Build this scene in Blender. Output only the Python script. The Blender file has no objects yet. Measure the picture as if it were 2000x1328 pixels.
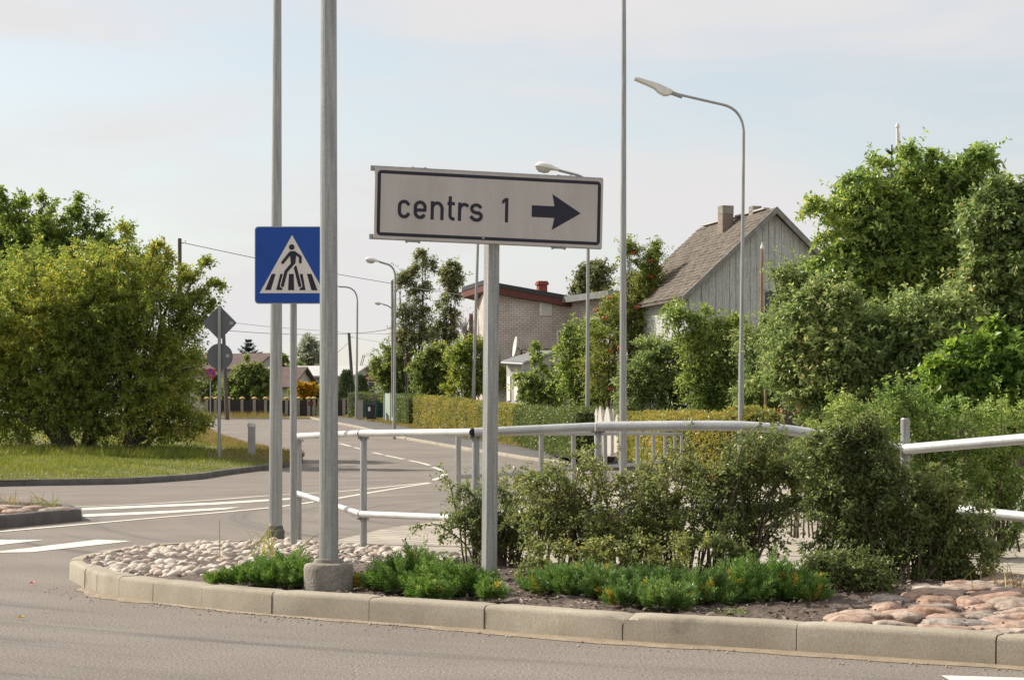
import bpy, math, random
import numpy as np
from mathutils import Vector, Matrix

random.seed(7)
RNG = np.random.default_rng(11)
SC = bpy.context.scene
COL = SC.collection
F, HC, HY = 3600.0, 1.2, 850.0      # focal length in photo pixels, eye height, horizon row


# ------------------------------------------------------------------ geometry of the view
def gz(Y):
    return float(np.interp(Y, [-200, 50, 60, 70, 80, 90, 105, 130, 150, 4000],
                           [0, 0, .12, .42, .70, 1.0, 1.6, 2.45, 2.8, 2.8]))


def P(px, py, Y):
    return Vector(((px - 1000) * Y / F, Y, HC - (py - HY) * Y / F))


def G(px, py, z=0.0):
    Y = F * (HC - z) / (py - HY)
    return Vector(((px - 1000) * Y / F, Y, z))


def GT(px, py, dz=0.0):
    lo, hi = 8.0, 128.0
    for _ in range(60):
        m = (lo + hi) / 2
        y = HY + (HC - gz(m) - dz) * F / m
        if y > py: lo = m
        else: hi = m
    return Vector(((px - 1000) * lo / F, lo, gz(lo) + dz))


# ------------------------------------------------------------------ materials
def nt(mat):
    mat.use_nodes = True
    t = mat.node_tree
    t.nodes.clear()
    return t, t.nodes, t.links


def ramp(N, stops, interp='LINEAR'):
    r = N.new('ShaderNodeValToRGB')
    e = r.color_ramp.elements
    r.color_ramp.interpolation = interp
    while len(e) < len(stops): e.new(0.5)
    for k, (p, c) in enumerate(stops):
        e[k].position = p
        e[k].color = (c[0], c[1], c[2], 1)
    return r


def surf(name, stops, scale=4.0, rough=.7, metal=0.0, bump=.15, bscale=40.0, stretch=(1, 1, 1),
         detail=8.0, fine=.25, fscale=120.0, spec=.3, rot=0.0):
    """noise-mottled surface: ramp over a broad noise, multiplied by a fine grain, with bump"""
    m = bpy.data.materials.new(name)
    t, N, L = nt(m)
    out = N.new('ShaderNodeOutputMaterial')
    b = N.new('ShaderNodeBsdfPrincipled')
    tc = N.new('ShaderNodeTexCoord')
    mp = N.new('ShaderNodeMapping')
    mp.inputs['Scale'].default_value = stretch
    mp.inputs['Rotation'].default_value = (0, 0, rot)
    L.new(tc.outputs['Object'], mp.inputs['Vector'])
    n1 = N.new('ShaderNodeTexNoise')
    n1.inputs['Scale'].default_value = scale
    n1.inputs['Detail'].default_value = detail
    n1.inputs['Roughness'].default_value = .6
    L.new(mp.outputs['Vector'], n1.inputs['Vector'])
    r = ramp(N, stops)
    L.new(n1.outputs['Fac'], r.inputs['Fac'])
    n2 = N.new('ShaderNodeTexNoise')
    n2.inputs['Scale'].default_value = fscale
    n2.inputs['Detail'].default_value = 3
    L.new(tc.outputs['Object'], n2.inputs['Vector'])
    r2 = ramp(N, [(.3, (1 - fine,) * 3), (.7, (1 + fine,) * 3)])
    L.new(n2.outputs['Fac'], r2.inputs['Fac'])
    mx = N.new('ShaderNodeMix')
    mx.data_type = 'RGBA'
    mx.blend_type = 'MULTIPLY'
    mx.inputs['Factor'].default_value = 1
    L.new(r.outputs['Color'], mx.inputs[6])
    L.new(r2.outputs['Color'], mx.inputs[7])
    L.new(mx.outputs[2], b.inputs['Base Color'])
    b.inputs['Roughness'].default_value = rough
    b.inputs['Metallic'].default_value = metal
    b.inputs['Specular IOR Level'].default_value = spec
    if bump:
        n3 = N.new('ShaderNodeTexNoise')
        n3.inputs['Scale'].default_value = bscale
        n3.inputs['Detail'].default_value = 6
        L.new(tc.outputs['Object'], n3.inputs['Vector'])
        bp = N.new('ShaderNodeBump')
        bp.inputs['Strength'].default_value = bump
        bp.inputs['Distance'].default_value = .02
        L.new(n3.outputs['Fac'], bp.inputs['Height'])
        L.new(bp.outputs['Normal'], b.inputs['Normal'])
    L.new(b.outputs['BSDF'], out.inputs['Surface'])
    return m


def plain(name, c, rough=.6, metal=0.0, spec=.3, var=.08):
    lo = tuple(x * (1 - var) for x in c)
    hi = tuple(min(1, x * (1 + var)) for x in c)
    return surf(name, [(.3, lo), (.7, hi)], scale=6, rough=rough, metal=metal, bump=0, fine=.05, spec=spec)


def leafm(name, stops, trans=.52, rough=.42, patch=1.2, spec=.5, gain=2.35):
    """leaf material: each leaf picks its own colour, with patches of older and younger foliage"""
    m = bpy.data.materials.new(name)
    t, N, L = nt(m)
    out = N.new('ShaderNodeOutputMaterial')
    g = N.new('ShaderNodeNewGeometry')
    tc = N.new('ShaderNodeTexCoord')
    n1 = N.new('ShaderNodeTexNoise')
    n1.inputs['Scale'].default_value = patch
    n1.inputs['Detail'].default_value = 2
    L.new(tc.outputs['Object'], n1.inputs['Vector'])
    ad = N.new('ShaderNodeMath'); ad.operation = 'MULTIPLY_ADD'
    ad.inputs[1].default_value = .62
    L.new(g.outputs['Random Per Island'], ad.inputs[0])
    ml = N.new('ShaderNodeMath'); ml.operation = 'MULTIPLY_ADD'
    ml.inputs[1].default_value = .9; ml.inputs[2].default_value = -.26
    L.new(n1.outputs['Fac'], ml.inputs[0])
    L.new(ml.outputs[0], ad.inputs[2])
    r = ramp(N, [(p_, tuple(min(.75, x * gain * h_) for x, h_ in zip(c_, (1, 1, 1) if gain == 1 else (1.05, 1.0, 1.18)))) for p_, c_ in stops])
    L.new(ad.outputs[0], r.inputs['Fac'])
    b = N.new('ShaderNodeBsdfPrincipled')
    b.inputs['Roughness'].default_value = rough
    b.inputs['Specular IOR Level'].default_value = spec
    L.new(r.outputs['Color'], b.inputs['Base Color'])
    tr = N.new('ShaderNodeBsdfTranslucent')
    hs = N.new('ShaderNodeHueSaturation')
    hs.inputs['Hue'].default_value = .485
    hs.inputs['Saturation'].default_value = 1.1
    hs.inputs['Value'].default_value = 1.5
    L.new(r.outputs['Color'], hs.inputs['Color'])
    L.new(hs.outputs['Color'], tr.inputs['Color'])
    ms = N.new('ShaderNodeMixShader')
    ms.inputs[0].default_value = trans
    L.new(b.outputs[0], ms.inputs[1]); L.new(tr.outputs[0], ms.inputs[2])
    L.new(ms.outputs[0], out.inputs['Surface'])
    return m


def island_mat(name, stops, rough=.7, bump=.3, bscale=60, fine=.2, fscale=90):
    """stones: each stone its own colour"""
    m = bpy.data.materials.new(name)
    t, N, L = nt(m)
    out = N.new('ShaderNodeOutputMaterial')
    b = N.new('ShaderNodeBsdfPrincipled')
    g = N.new('ShaderNodeNewGeometry')
    r = ramp(N, stops)
    L.new(g.outputs['Random Per Island'], r.inputs['Fac'])
    tc = N.new('ShaderNodeTexCoord')
    n = N.new('ShaderNodeTexNoise'); n.inputs['Scale'].default_value = fscale; n.inputs['Detail'].default_value = 6
    L.new(tc.outputs['Object'], n.inputs['Vector'])
    r2 = ramp(N, [(.3, (1 - fine,) * 3), (.7, (1 + fine,) * 3)])
    L.new(n.outputs['Fac'], r2.inputs['Fac'])
    mx = N.new('ShaderNodeMix'); mx.data_type = 'RGBA'; mx.blend_type = 'MULTIPLY'
    mx.inputs['Factor'].default_value = 1
    L.new(r.outputs['Color'], mx.inputs[6]); L.new(r2.outputs['Color'], mx.inputs[7])
    L.new(mx.outputs[2], b.inputs['Base Color'])
    b.inputs['Roughness'].default_value = rough
    bp = N.new('ShaderNodeBump'); bp.inputs['Strength'].default_value = bump; bp.inputs['Distance'].default_value = .01
    n3 = N.new('ShaderNodeTexNoise'); n3.inputs['Scale'].default_value = bscale; n3.inputs['Detail'].default_value = 5
    L.new(tc.outputs['Object'], n3.inputs['Vector'])
    L.new(n3.outputs['Fac'], bp.inputs['Height']); L.new(bp.outputs['Normal'], b.inputs['Normal'])
    L.new(b.outputs[0], out.inputs['Surface'])
    return m


def brickm(name, c1, c2, mortar, bw=.26, bh=.1, ms=.012, ang=0.0, flat=False):
    m = bpy.data.materials.new(name)
    t, N, L = nt(m)
    out = N.new('ShaderNodeOutputMaterial')
    b = N.new('ShaderNodeBsdfPrincipled')
    tc = N.new('ShaderNodeTexCoord')
    mp = N.new('ShaderNodeMapping')
    mp.inputs['Rotation'].default_value = (math.radians(90), 0, 0)
    mp0 = N.new('ShaderNodeMapping')
    mp0.inputs['Rotation'].default_value = (0, 0, -ang)
    L.new(tc.outputs['Object'], mp0.inputs['Vector'])
    # walls: x+y of the turned frame as the running coordinate, z as the height
    sp = N.new('ShaderNodeSeparateXYZ'); L.new(mp0.outputs[0], sp.inputs[0])
    ad = N.new('ShaderNodeMath'); ad.operation = 'ADD'
    L.new(sp.outputs[0], ad.inputs[0]); L.new(sp.outputs[1], ad.inputs[1])
    cb = N.new('ShaderNodeCombineXYZ'); L.new(ad.outputs[0], cb.inputs[0]); L.new(sp.outputs[2], cb.inputs[1])
    k = N.new('ShaderNodeTexBrick')
    k.inputs['Color1'].default_value = (*c1, 1); k.inputs['Color2'].default_value = (*c2, 1)
    k.inputs['Mortar'].default_value = (*mortar, 1)
    k.inputs['Scale'].default_value = 1
    k.inputs['Brick Width'].default_value = bw; k.inputs['Row Height'].default_value = bh
    k.inputs['Mortar Size'].default_value = ms
    k.inputs['Mortar Smooth'].default_value = .2
    L.new((mp0 if flat else cb).outputs[0], k.inputs['Vector'])
    n = N.new('ShaderNodeTexNoise'); n.inputs['Scale'].default_value = 1.3; n.inputs['Detail'].default_value = 6
    L.new(tc.outputs['Object'], n.inputs['Vector'])
    r2 = ramp(N, [(.3, (.8, .78, .76)), (.7, (1.1, 1.1, 1.1))]); L.new(n.outputs['Fac'], r2.inputs['Fac'])
    mx = N.new('ShaderNodeMix'); mx.data_type = 'RGBA'; mx.blend_type = 'MULTIPLY'; mx.inputs['Factor'].default_value = 1
    L.new(k.outputs['Color'], mx.inputs[6]); L.new(r2.outputs['Color'], mx.inputs[7])
    L.new(mx.outputs[2], b.inputs['Base Color']); b.inputs['Roughness'].default_value = .85
    L.new(b.outputs[0], out.inputs['Surface'])
    return m


def asphaltm():
    m = surf('asphalt', [(.25, (.190, .164, .141)), (.5, (.228, .199, .173)), (.75, (.266, .235, .206))], scale=.5, rough=.85,
             bump=.6, bscale=120, fine=.5, fscale=62, spec=.25)
    t = m.node_tree; N, L = t.nodes, t.links
    b = [n for n in N if n.type == 'BSDF_PRINCIPLED'][0]
    src = b.inputs['Base Color'].links[0].from_socket
    tc = N.new('ShaderNodeTexCoord'); mp = N.new('ShaderNodeMapping')
    vd = N.new('ShaderNodeVectorMath'); vd.operation = 'DISTANCE'; vd.inputs[1].default_value = (9.0, 29.0, 0)
    L.new(tc.outputs['Object'], vd.inputs[0])
    sx = N.new('ShaderNodeSeparateXYZ'); L.new(tc.outputs['Object'], sx.inputs[0])
    mu = N.new('ShaderNodeMath'); mu.operation = 'MULTIPLY'; mu.inputs[1].default_value = .07; L.new(sx.outputs[0], mu.inputs[0])
    cb = N.new('ShaderNodeCombineXYZ'); L.new(vd.outputs['Value'], cb.inputs[0]); L.new(mu.outputs[0], cb.inputs[1])
    n = N.new('ShaderNodeTexNoise'); n.inputs['Scale'].default_value = 2.2; n.inputs['Detail'].default_value = 6
    n.inputs['Roughness'].default_value = .6; n.inputs['Distortion'].default_value = .15
    L.new(cb.outputs[0], n.inputs['Vector'])
    r = ramp(N, [(.30, (.60, .60, .61)), (.43, (.93, .93, .93)), (.72, (1.06, 1.05, 1.04))])
    L.new(n.outputs['Fac'], r.inputs['Fac'])
    mx = N.new('ShaderNodeMix'); mx.data_type = 'RGBA'; mx.blend_type = 'MULTIPLY'; mx.inputs['Factor'].default_value = 1
    L.new(src, mx.inputs[6]); L.new(r.outputs['Color'], mx.inputs[7])
    L.new(mx.outputs[2], b.inputs['Base Color'])
    return m


M = {}
M['asphalt'] = asphaltm()
M['side_asphalt'] = surf('sidewalk asphalt', [(.3, (.11, .105, .10)), (.7, (.155, .145, .135))], scale=1, bump=.3, bscale=120, fine=.2)
M['paint'] = surf('road paint', [(.25, (.40, .37, .31)), (.42, (.66, .62, .52)), (.75, (.76, .72, .62))], scale=5, rough=.7, bump=.2, bscale=90, fine=.22, fscale=60)
M['kerb'] = surf('kerb concrete', [(.26, (.13, .115, .09)), (.38, (.30, .262, .20)), (.62, (.36, .32, .252)), (.80, (.50, .46, .385))], scale=2.2, rough=.9, bump=.12, bscale=220, fine=.16, fscale=90)
M['kerb_grey'] = surf('grey kerb concrete', [(.25, (.085, .078, .075)), (.75, (.17, .155, .145))], scale=2, rough=.9, bump=.25, bscale=60, fine=.15)
M['concrete'] = surf('cast concrete', [(.25, (.17, .15, .12)), (.5, (.26, .235, .20)), (.75, (.36, .33, .29))], scale=6, rough=.9, bump=.4, bscale=60, fine=.25, fscale=70)
M['paving'] = brickm('paving slabs', (.42, .37, .30), (.34, .30, .245), (.15, .13, .105), .6, .30, .02, math.radians(-35), True)
M['sand'] = surf('road sand', [(.3, (.22, .17, .115)), (.7, (.34, .27, .19))], scale=9, bump=.4, bscale=120, fine=.3, fscale=150)
M['soil'] = surf('mulch soil', [(.25, (.045, .032, .025)), (.5, (.11, .08, .062)), (.75, (.20, .15, .12))], scale=9, bump=.9, bscale=45, fine=.45, fscale=60)
M['chips'] = island_mat('bark chips', [(0, (.06, .04, .03)), (.5, (.16, .115, .085)), (.85, (.30, .235, .185)), (1, (.42, .36, .3))])
M['pebble'] = island_mat('pebble stone', [(0, (.29, .225, .175)), (.15, (.39, .335, .27)), (.3, (.48, .42, .34)), (.42, (.40, .29, .225)), (.55, (.57, .51, .43)),
                                          (.75, (.30, .25, .21)), (.88, (.44, .34, .27)), (1, (.64, .60, .53))], rough=.75, bump=.25, bscale=40, fine=.22, fscale=28)
M['cobble'] = island_mat('pink fieldstone', [(0, (.30, .185, .13)), (.25, (.35, .25, .185)), (.45, (.25, .21, .175)), (.65, (.34, .225, .165)), (.85, (.39, .315, .255)), (1, (.19, .178, .165))],
                         rough=.85, bump=1.0, bscale=34, fine=.42, fscale=20)
M['galv'] = surf('galvanised steel', [(.25, (.20, .205, .20)), (.5, (.31, .315, .305)), (.78, (.46, .46, .43))], scale=3.5, rough=.48, metal=.35, bump=.06, bscale=30,
                 stretch=(14, 14, .7), fine=.10, fscale=60, spec=.5)
M['galv_dark'] = surf('weathered zinc steel', [(.3, (.24, .25, .25)), (.7, (.38, .39, .39))], scale=3, rough=.5, metal=.3, bump=0, stretch=(10, 10, .6), fine=.1, spec=.5)
M['galv_rail'] = surf('pale galvanised tube', [(.25, (.44, .445, .44)), (.5, (.57, .575, .565)), (.78, (.70, .70, .67))], scale=3.5, rough=.42, metal=.25, bump=.05, bscale=30, fine=.1, fscale=60, spec=.5)
M['cut'] = plain('dark cut end', (.06, .06, .065), .6)
M['sign_grey'] = surf('retroreflective grey white sheet', [(.3, (.43, .395, .37)), (.7, (.52, .485, .46))], scale=2.5, stretch=(2.5, 1, .6), rough=.45, bump=0, fine=.07, fscale=220)
M['sign_navy'] = plain('navy black film', (.018, .018, .032), .4)
M['sign_blue'] = surf('blue retroreflective film', [(.3, (.006, .055, .29)), (.7, (.008, .068, .34))], scale=6, rough=.35, bump=0, fine=.08, fscale=260)
M['sign_white'] = surf('white film', [(.3, (.68, .64, .59)), (.7, (.73, .69, .64))], scale=9, rough=.4, bump=0, fine=.05, fscale=200)
M['sign_back'] = plain('grey painted sign back', (.13, .135, .15), .5)
M['sticker'] = plain('pale sticker', (.34, .35, .36), .5)
M['red'] = plain('red film', (.55, .03, .03), .4)
M['rblue'] = plain('sign blue', (.03, .06, .38), .4)
M['wood_pole'] = surf('old wooden pole', [(.25, (.06, .05, .045)), (.75, (.15, .125, .11))], scale=5, stretch=(10, 10, .5), bump=.4, bscale=20)
M['wood_tan'] = surf('varnished wood pole', [(.25, (.22, .14, .085)), (.75, (.34, .235, .15))], scale=5, stretch=(8, 8, .5), bump=0)
M['bark'] = surf('bark', [(.25, (.035, .028, .022)), (.75, (.12, .10, .08))], scale=5, stretch=(4, 4, 1), bump=.6, bscale=25)
M['bark_pale'] = surf('pale bark', [(.25, (.13, .11, .09)), (.75, (.28, .25, .21))], scale=5, bump=.4, bscale=25)
M['stem'] = surf('shrub stem', [(.25, (.06, .045, .03)), (.75, (.17, .125, .08))], scale=9, bump=.2)
M['white_paint'] = surf('white painted wood', [(.25, (.66, .62, .56)), (.75, (.82, .78, .72))], scale=4, stretch=(6, 6, .6), bump=.1)
M['lamp_white'] = plain('pale lamp housing', (.70, .69, .66), .4)
M['glass'] = plain('lamp glass', (.48, .48, .45), .15, spec=.6)
M['window'] = plain('dark window glass', (.025, .028, .035), .12, spec=.6, var=.3)
M['blind'] = plain('closed white blind', (.55, .54, .52), .6)
M['rail_black'] = plain('black iron', (.02, .02, .022), .5)
M['brick_white'] = brickm('white silicate brick', (.62, .55, .51), (.54, .47, .43), (.21, .18, .16), .31, .12, .013, math.radians(15.5))
M['brick_brown'] = brickm('old chimney brick', (.27, .20, .15), (.20, .145, .11), (.25, .22, .19), .22, .08, .014)
M['red_wood'] = surf('red brown boards', [(.3, (.10, .034, .027)), (.7, (.145, .050, .038))], scale=3, stretch=(1, 1, 9), bump=.1, bscale=8)
M['red_chim'] = plain('red painted chimney', (.26, .065, .045), .7, var=.15)
M['roof_black'] = plain('roofing felt', (.045, .047, .052), .7)
M['roof_grey'] = surf('grey sheet roof', [(.3, (.19, .193, .197)), (.7, (.26, .26, .26))], scale=2, rough=.5, bump=.0)
M['roof_light'] = surf('light fibre cement roof', [(.3, (.42, .42, .41)), (.7, (.54, .53, .51))], scale=2, rough=.7, bump=0)
M['roof_brown'] = surf('brown tile roof', [(.3, (.09, .06, .053)), (.7, (.15, .105, .09))], scale=2, rough=.8, bump=.2, bscale=9)
M['stucco'] = surf('grey plaster', [(.3, (.34, .32, .30)), (.7, (.44, .42, .39))], scale=2, bump=.1)
M['stucco_white'] = surf('pale plaster', [(.3, (.56, .53, .48)), (.7, (.66, .63, .58))], scale=2, bump=.1)
M['fence_dark'] = surf('dark brown fence boards', [(.3, (.022, .019, .02)), (.7, (.05, .043, .042))], scale=3, stretch=(14, 14, .6), bump=0)
M['pillar'] = surf('rough concrete pillar', [(.3, (.22, .19, .155)), (.7, (.36, .32, .265))], scale=5, bump=.5, bscale=14)
M['ochre'] = plain('ochre cap', (.46, .31, .12), .8, var=.15)
M['green_board'] = surf('faded green boards', [(.3, (.27, .345, .275)), (.7, (.37, .45, .37))], scale=3, stretch=(12, 12, .5), bump=0)
M['bin'] = plain('dark plastic bin', (.035, .032, .038), .5, var=.2)
M['paper'] = plain('white paper', (.72, .72, .70), .7)
M['green_mesh'] = plain('green coated mesh', (.015, .07, .055), .5)
M['soil_dry'] = surf('dry lawn soil', [(.3, (.10, .10, .035)), (.7, (.19, .17, .07))], scale=1.2, bump=.5, bscale=20, fine=.3, fscale=14)
M['orange'] = plain('orange plastic', (.60, .12, .02), .5)
M['stone_grey'] = surf('grey granite', [(.3, (.10, .095, .095)), (.7, (.22, .21, .205))], scale=8, bump=.3)
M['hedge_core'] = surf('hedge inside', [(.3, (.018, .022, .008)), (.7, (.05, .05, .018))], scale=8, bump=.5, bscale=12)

LF = {}
LF['left_yellow'] = leafm('willow leaf', [(0, (.030, .052, .012)), (.4, (.070, .104, .020)), (.70, (.140, .160, .028)), (1, (.24, .21, .04))], patch=.35)
LF['left_green'] = leafm('alder leaf', [(0, (.028, .052, .012)), (.5, (.066, .104, .020)), (1, (.13, .16, .03))], patch=.4)
LF['apple'] = leafm('apple leaf', [(0, (.022, .042, .012)), (.4, (.055, .088, .022)), (.75, (.10, .135, .032)), (1, (.18, .185, .05))], patch=.9, rough=.38, gain=3.1)
LF['lilac'] = leafm('lilac leaf', [(0, (.022, .036, .013)), (.4, (.052, .080, .024)), (.75, (.095, .120, .038)), (1, (.15, .12, .05))], patch=.8, rough=.38, gain=3.1)
LF['bright'] = leafm('bright broad leaf', [(0, (.024, .050, .010)), (.5, (.058, .105, .016)), (1, (.12, .16, .03))], patch=.9, rough=.4)
LF['dark'] = leafm('dark tree leaf', [(0, (.026, .036, .015)), (.5, (.062, .076, .030)), (1, (.13, .13, .05))], patch=.4, gain=2.6)
LF['mid'] = leafm('garden shrub leaf', [(0, (.030, .050, .014)), (.5, (.064, .094, .022)), (1, (.13, .135, .04))], patch=.5)
LF['rowan'] = leafm('rowan leaf', [(0, (.036, .058, .012)), (.5, (.080, .106, .022)), (1, (.15, .150, .035))], patch=.6)
LF['willow2'] = leafm('drooping leaf', [(0, (.035, .062, .015)), (.5, (.085, .125, .028)), (1, (.17, .19, .05))], patch=.6)
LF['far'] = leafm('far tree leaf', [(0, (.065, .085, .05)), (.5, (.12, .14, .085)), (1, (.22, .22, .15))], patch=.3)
LF['thuja'] = leafm('thuja spray', [(0, (.016, .034, .013)), (.5, (.034, .058, .02)), (1, (.07, .085, .03))], patch=.8, trans=.15)
LF['spruce'] = leafm('spruce needle', [(0, (.012, .024, .016)), (1, (.04, .06, .04))], trans=.1)
LF['yellow'] = leafm('yellow leaf', [(0, (.16, .13, .015)), (.5, (.42, .27, .025)), (1, (.58, .36, .05))], patch=.6, gain=1.0)
LF['coton'] = leafm('cotoneaster leaf', [(0, (.026, .042, .014)), (.45, (.064, .090, .026)), (.85, (.12, .14, .04)), (1, (.19, .11, .04))], patch=1.5, trans=.5, rough=.40, spec=.5, gain=2.1)
LF['coton_warm'] = leafm('yellowing cotoneaster leaf', [(0, (.030, .044, .014)), (.45, (.076, .098, .028)), (.88, (.135, .150, .042)), (1, (.20, .13, .04))], patch=1.5, trans=.5, rough=.40, spec=.5, gain=2.2)
LF['juniper'] = leafm('juniper needle', [(0, (.016, .040, .008)), (.5, (.046, .096, .016)), (.85, (.10, .155, .03)), (1, (.16, .13, .04))], patch=5, trans=.3, gain=2.3)
LF['juniper_blue'] = leafm('blue green juniper needle', [(0, (.018, .042, .010)), (.5, (.048, .096, .020)), (.85, (.10, .15, .035)), (1, (.16, .14, .05))], patch=5, trans=.3, gain=2.3)
LF['jyellow'] = leafm('yellow juniper needle', [(0, (.36, .29, .03)), (1, (.60, .48, .09))], patch=5, trans=.2, gain=1.0)
LF['grass'] = leafm('lawn blade', [(0, (.050, .075, .012)), (.4, (.085, .120, .018)), (.7, (.14, .160, .028)), (1, (.28, .24, .08))], patch=.45, trans=.35, gain=1.7)
LF['drygrass'] = leafm('dry grass blade', [(0, (.085, .095, .02)), (.5, (.20, .17, .045)), (1, (.30, .25, .10))], patch=.4, trans=.35, gain=1.25)
LF['hedge'] = leafm('clipped hedge leaf', [(0, (.055, .066, .014)), (.45, (.115, .128, .024)), (.8, (.21, .185, .038)), (1, (.27, .19, .05))], patch=.7, trans=.3, gain=2.2)
LF['hedge_green'] = leafm('green hedge leaf', [(0, (.030, .052, .012)), (.5, (.070, .105, .02)), (1, (.13, .155, .035))], patch=.6, trans=.25, gain=1.7)
LF['berry'] = leafm('orange berry', [(0, (.42, .06, .015)), (1, (.6, .13, .03))], trans=0, rough=.3, gain=1.0)
LF['redflower'] = leafm('red flower', [(0, (.35, .03, .03)), (1, (.6, .1, .08))], trans=.2, gain=1.0)

# ------------------------------------------------------------------ object helpers
ROOT = {}          # root world location for every object of a thing


def props(o, label=None, cat=None, group=None, kind=None):
    if label: o['label'] = label
    if cat: o['category'] = cat
    if group: o['group'] = group
    if kind: o['kind'] = kind
    return o


def thing(name, label, cat, loc, group=None):
    o = bpy.data.objects.new(name, None)
    o.empty_display_size = .2
    COL.objects.link(o)
    o.location = loc
    ROOT[o.name] = Vector(loc)
    return props(o, label, cat, group)


class MB:
    def __init__(s):
        s.v, s.f, s.m = [], [], []

    def add(s, vs, fs, mi=0):
        n = len(s.v)
        s.v += [tuple(p) for p in vs]
        s.f += [tuple(i + n for i in f) for f in fs]
        s.m += [mi] * len(fs)

    def box(s, c, size, ax=None, mi=0):
        """box centred at c; ax = (u, v, w) unit axes"""
        c = Vector(c)
        u, v, w = ax or (Vector((1, 0, 0)), Vector((0, 1, 0)), Vector((0, 0, 1)))
        a, b, d = size[0] / 2, size[1] / 2, size[2] / 2
        vs = [c + u * (i * a) + v * (j * b) + w * (k * d) for k in (-1, 1) for j in (-1, 1) for i in (-1, 1)]
        s.add(vs, [(0, 2, 3, 1), (4, 5, 7, 6), (0, 1, 5, 4), (2, 6, 7, 3), (0, 4, 6, 2), (1, 3, 7, 5)], mi)

    def hexa(s, b4, t4, mi=0):
        s.add(list(b4) + list(t4), [(3, 2, 1, 0), (4, 5, 6, 7), (0, 1, 5, 4), (1, 2, 6, 5), (2, 3, 7, 6), (3, 0, 4, 7)], mi)

    def tube(s, pts, r, n=10, caps=True, mi=0, capmi=None):
        pts = [Vector(p) for p in pts]
        rs = r if isinstance(r, (list, tuple)) else [r] * len(pts)
        base = len(s.v)
        ref = None
        for i, p in enumerate(pts):
            a = pts[max(i - 1, 0)]; b = pts[min(i + 1, len(pts) - 1)]
            d = (b - a).normalized()
            if ref is None:
                ref = Vector((0, 0, 1)) if abs(d.z) < .9 else Vector((1, 0, 0))
            u = d.cross(ref).normalized(); w = u.cross(d).normalized()
            ref = w
            for k in range(n):
                q = 2 * math.pi * k / n
                s.v.append(tuple(p + (u * math.cos(q) + w * math.sin(q)) * rs[i]))
        for i in range(len(pts) - 1):
            for k in range(n):
                a = base + i * n + k; b = base + i * n + (k + 1) % n
                s.f.append((a, b, b + n, a + n)); s.m.append(mi)
        if caps:
            cm = mi if capmi is None else capmi
            s.f.append(tuple(base + k for k in range(n))[::-1]); s.m.append(cm)
            e = base + (len(pts) - 1) * n
            s.f.append(tuple(e + k for k in range(n))); s.m.append(cm)

    def lathe(s, c, prof, n=24, mi=0, sx=1.0, sy=1.0):
        c = Vector(c); base = len(s.v)
        for r, z in prof:
            for k in range(n):
                q = 2 * math.pi * k / n
                s.v.append((c.x + r * math.cos(q) * sx, c.y + r * math.sin(q) * sy, c.z + z))
        for i in range(len(prof) - 1):
            for k in range(n):
                a = base + i * n + k; b = base + i * n + (k + 1) % n
                s.f.append((a, b, b + n, a + n)); s.m.append(mi)
        s.f.append(tuple(base + k for k in range(n))[::-1]); s.m.append(mi)
        e = base + (len(prof) - 1) * n
        s.f.append(tuple(e + k for k in range(n))); s.m.append(mi)

    def plate(s, poly, o, u, v, d, mi=0, back=None):
        """flat polygon (2-D points in u,v from o) pushed out by d along -n (towards the viewer side n = u x v)"""
        n = u.cross(v).normalized()
        back = 0.0 if back is None else back
        k = len(poly)
        fr = [o + u * a + v * b + n * d for a, b in poly]
        bk = [o + u * a + v * b + n * back for a, b in poly]
        s.add(fr + bk, [tuple(range(k)), tuple(range(2 * k - 1, k - 1, -1))] +
              [(i, i + k, (i + 1) % k + k, (i + 1) % k) for i in range(k)], mi)

    def build(s, name, mats, parent=None, smooth=35):
        me = bpy.data.meshes.new(name)
        off = ROOT.get(parent.name, Vector((0, 0, 0))) if parent else Vector((0, 0, 0))
        me.from_pydata([(x - off.x, y - off.y, z - off.z) for x, y, z in s.v], [], s.f)
        for m in (mats if isinstance(mats, (list, tuple)) else [mats]): me.materials.append(m)
        me.polygons.foreach_set('material_index', s.m)
        me.validate()
        me.update()
        if smooth:
            me.polygons.foreach_set('use_smooth', [True] * len(me.polygons))
            me.set_sharp_from_angle(angle=math.radians(smooth))
        o = bpy.data.objects.new(name, me)
        COL.objects.link(o)
        if parent:
            o.parent = parent
            ROOT[o.name] = off
        else:
            ROOT[o.name] = Vector((0, 0, 0))
        return o


def tri_mesh(name, V, T, mat, parent=None, smooth=False):
    off = ROOT.get(parent.name, Vector((0, 0, 0))) if parent else Vector((0, 0, 0))
    V = (np.asarray(V, dtype=np.float32).reshape(-1, 3) - np.array(off, dtype=np.float32))
    T = np.asarray(T, dtype=np.int32).reshape(-1, 3)
    me = bpy.data.meshes.new(name)
    me.vertices.add(len(V)); me.vertices.foreach_set('co', V.ravel())
    me.loops.add(T.size); me.loops.foreach_set('vertex_index', T.ravel())
    me.polygons.add(len(T))
    me.polygons.foreach_set('loop_start', np.arange(0, T.size, 3, dtype=np.int32))
    me.polygons.foreach_set('loop_total', np.full(len(T), 3, dtype=np.int32))
    me.polygons.foreach_set('use_smooth', np.full(len(T), smooth, dtype=bool))
    me.materials.append(mat)
    me.update(); me.validate()
    o = bpy.data.objects.new(name, me)
    COL.objects.link(o)
    if parent:
        o.parent = parent; ROOT[o.name] = off
    else:
        ROOT[o.name] = Vector((0, 0, 0))
    return o


def norm(a):
    return a / np.maximum(np.linalg.norm(a, axis=-1, keepdims=True), 1e-9)


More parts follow.
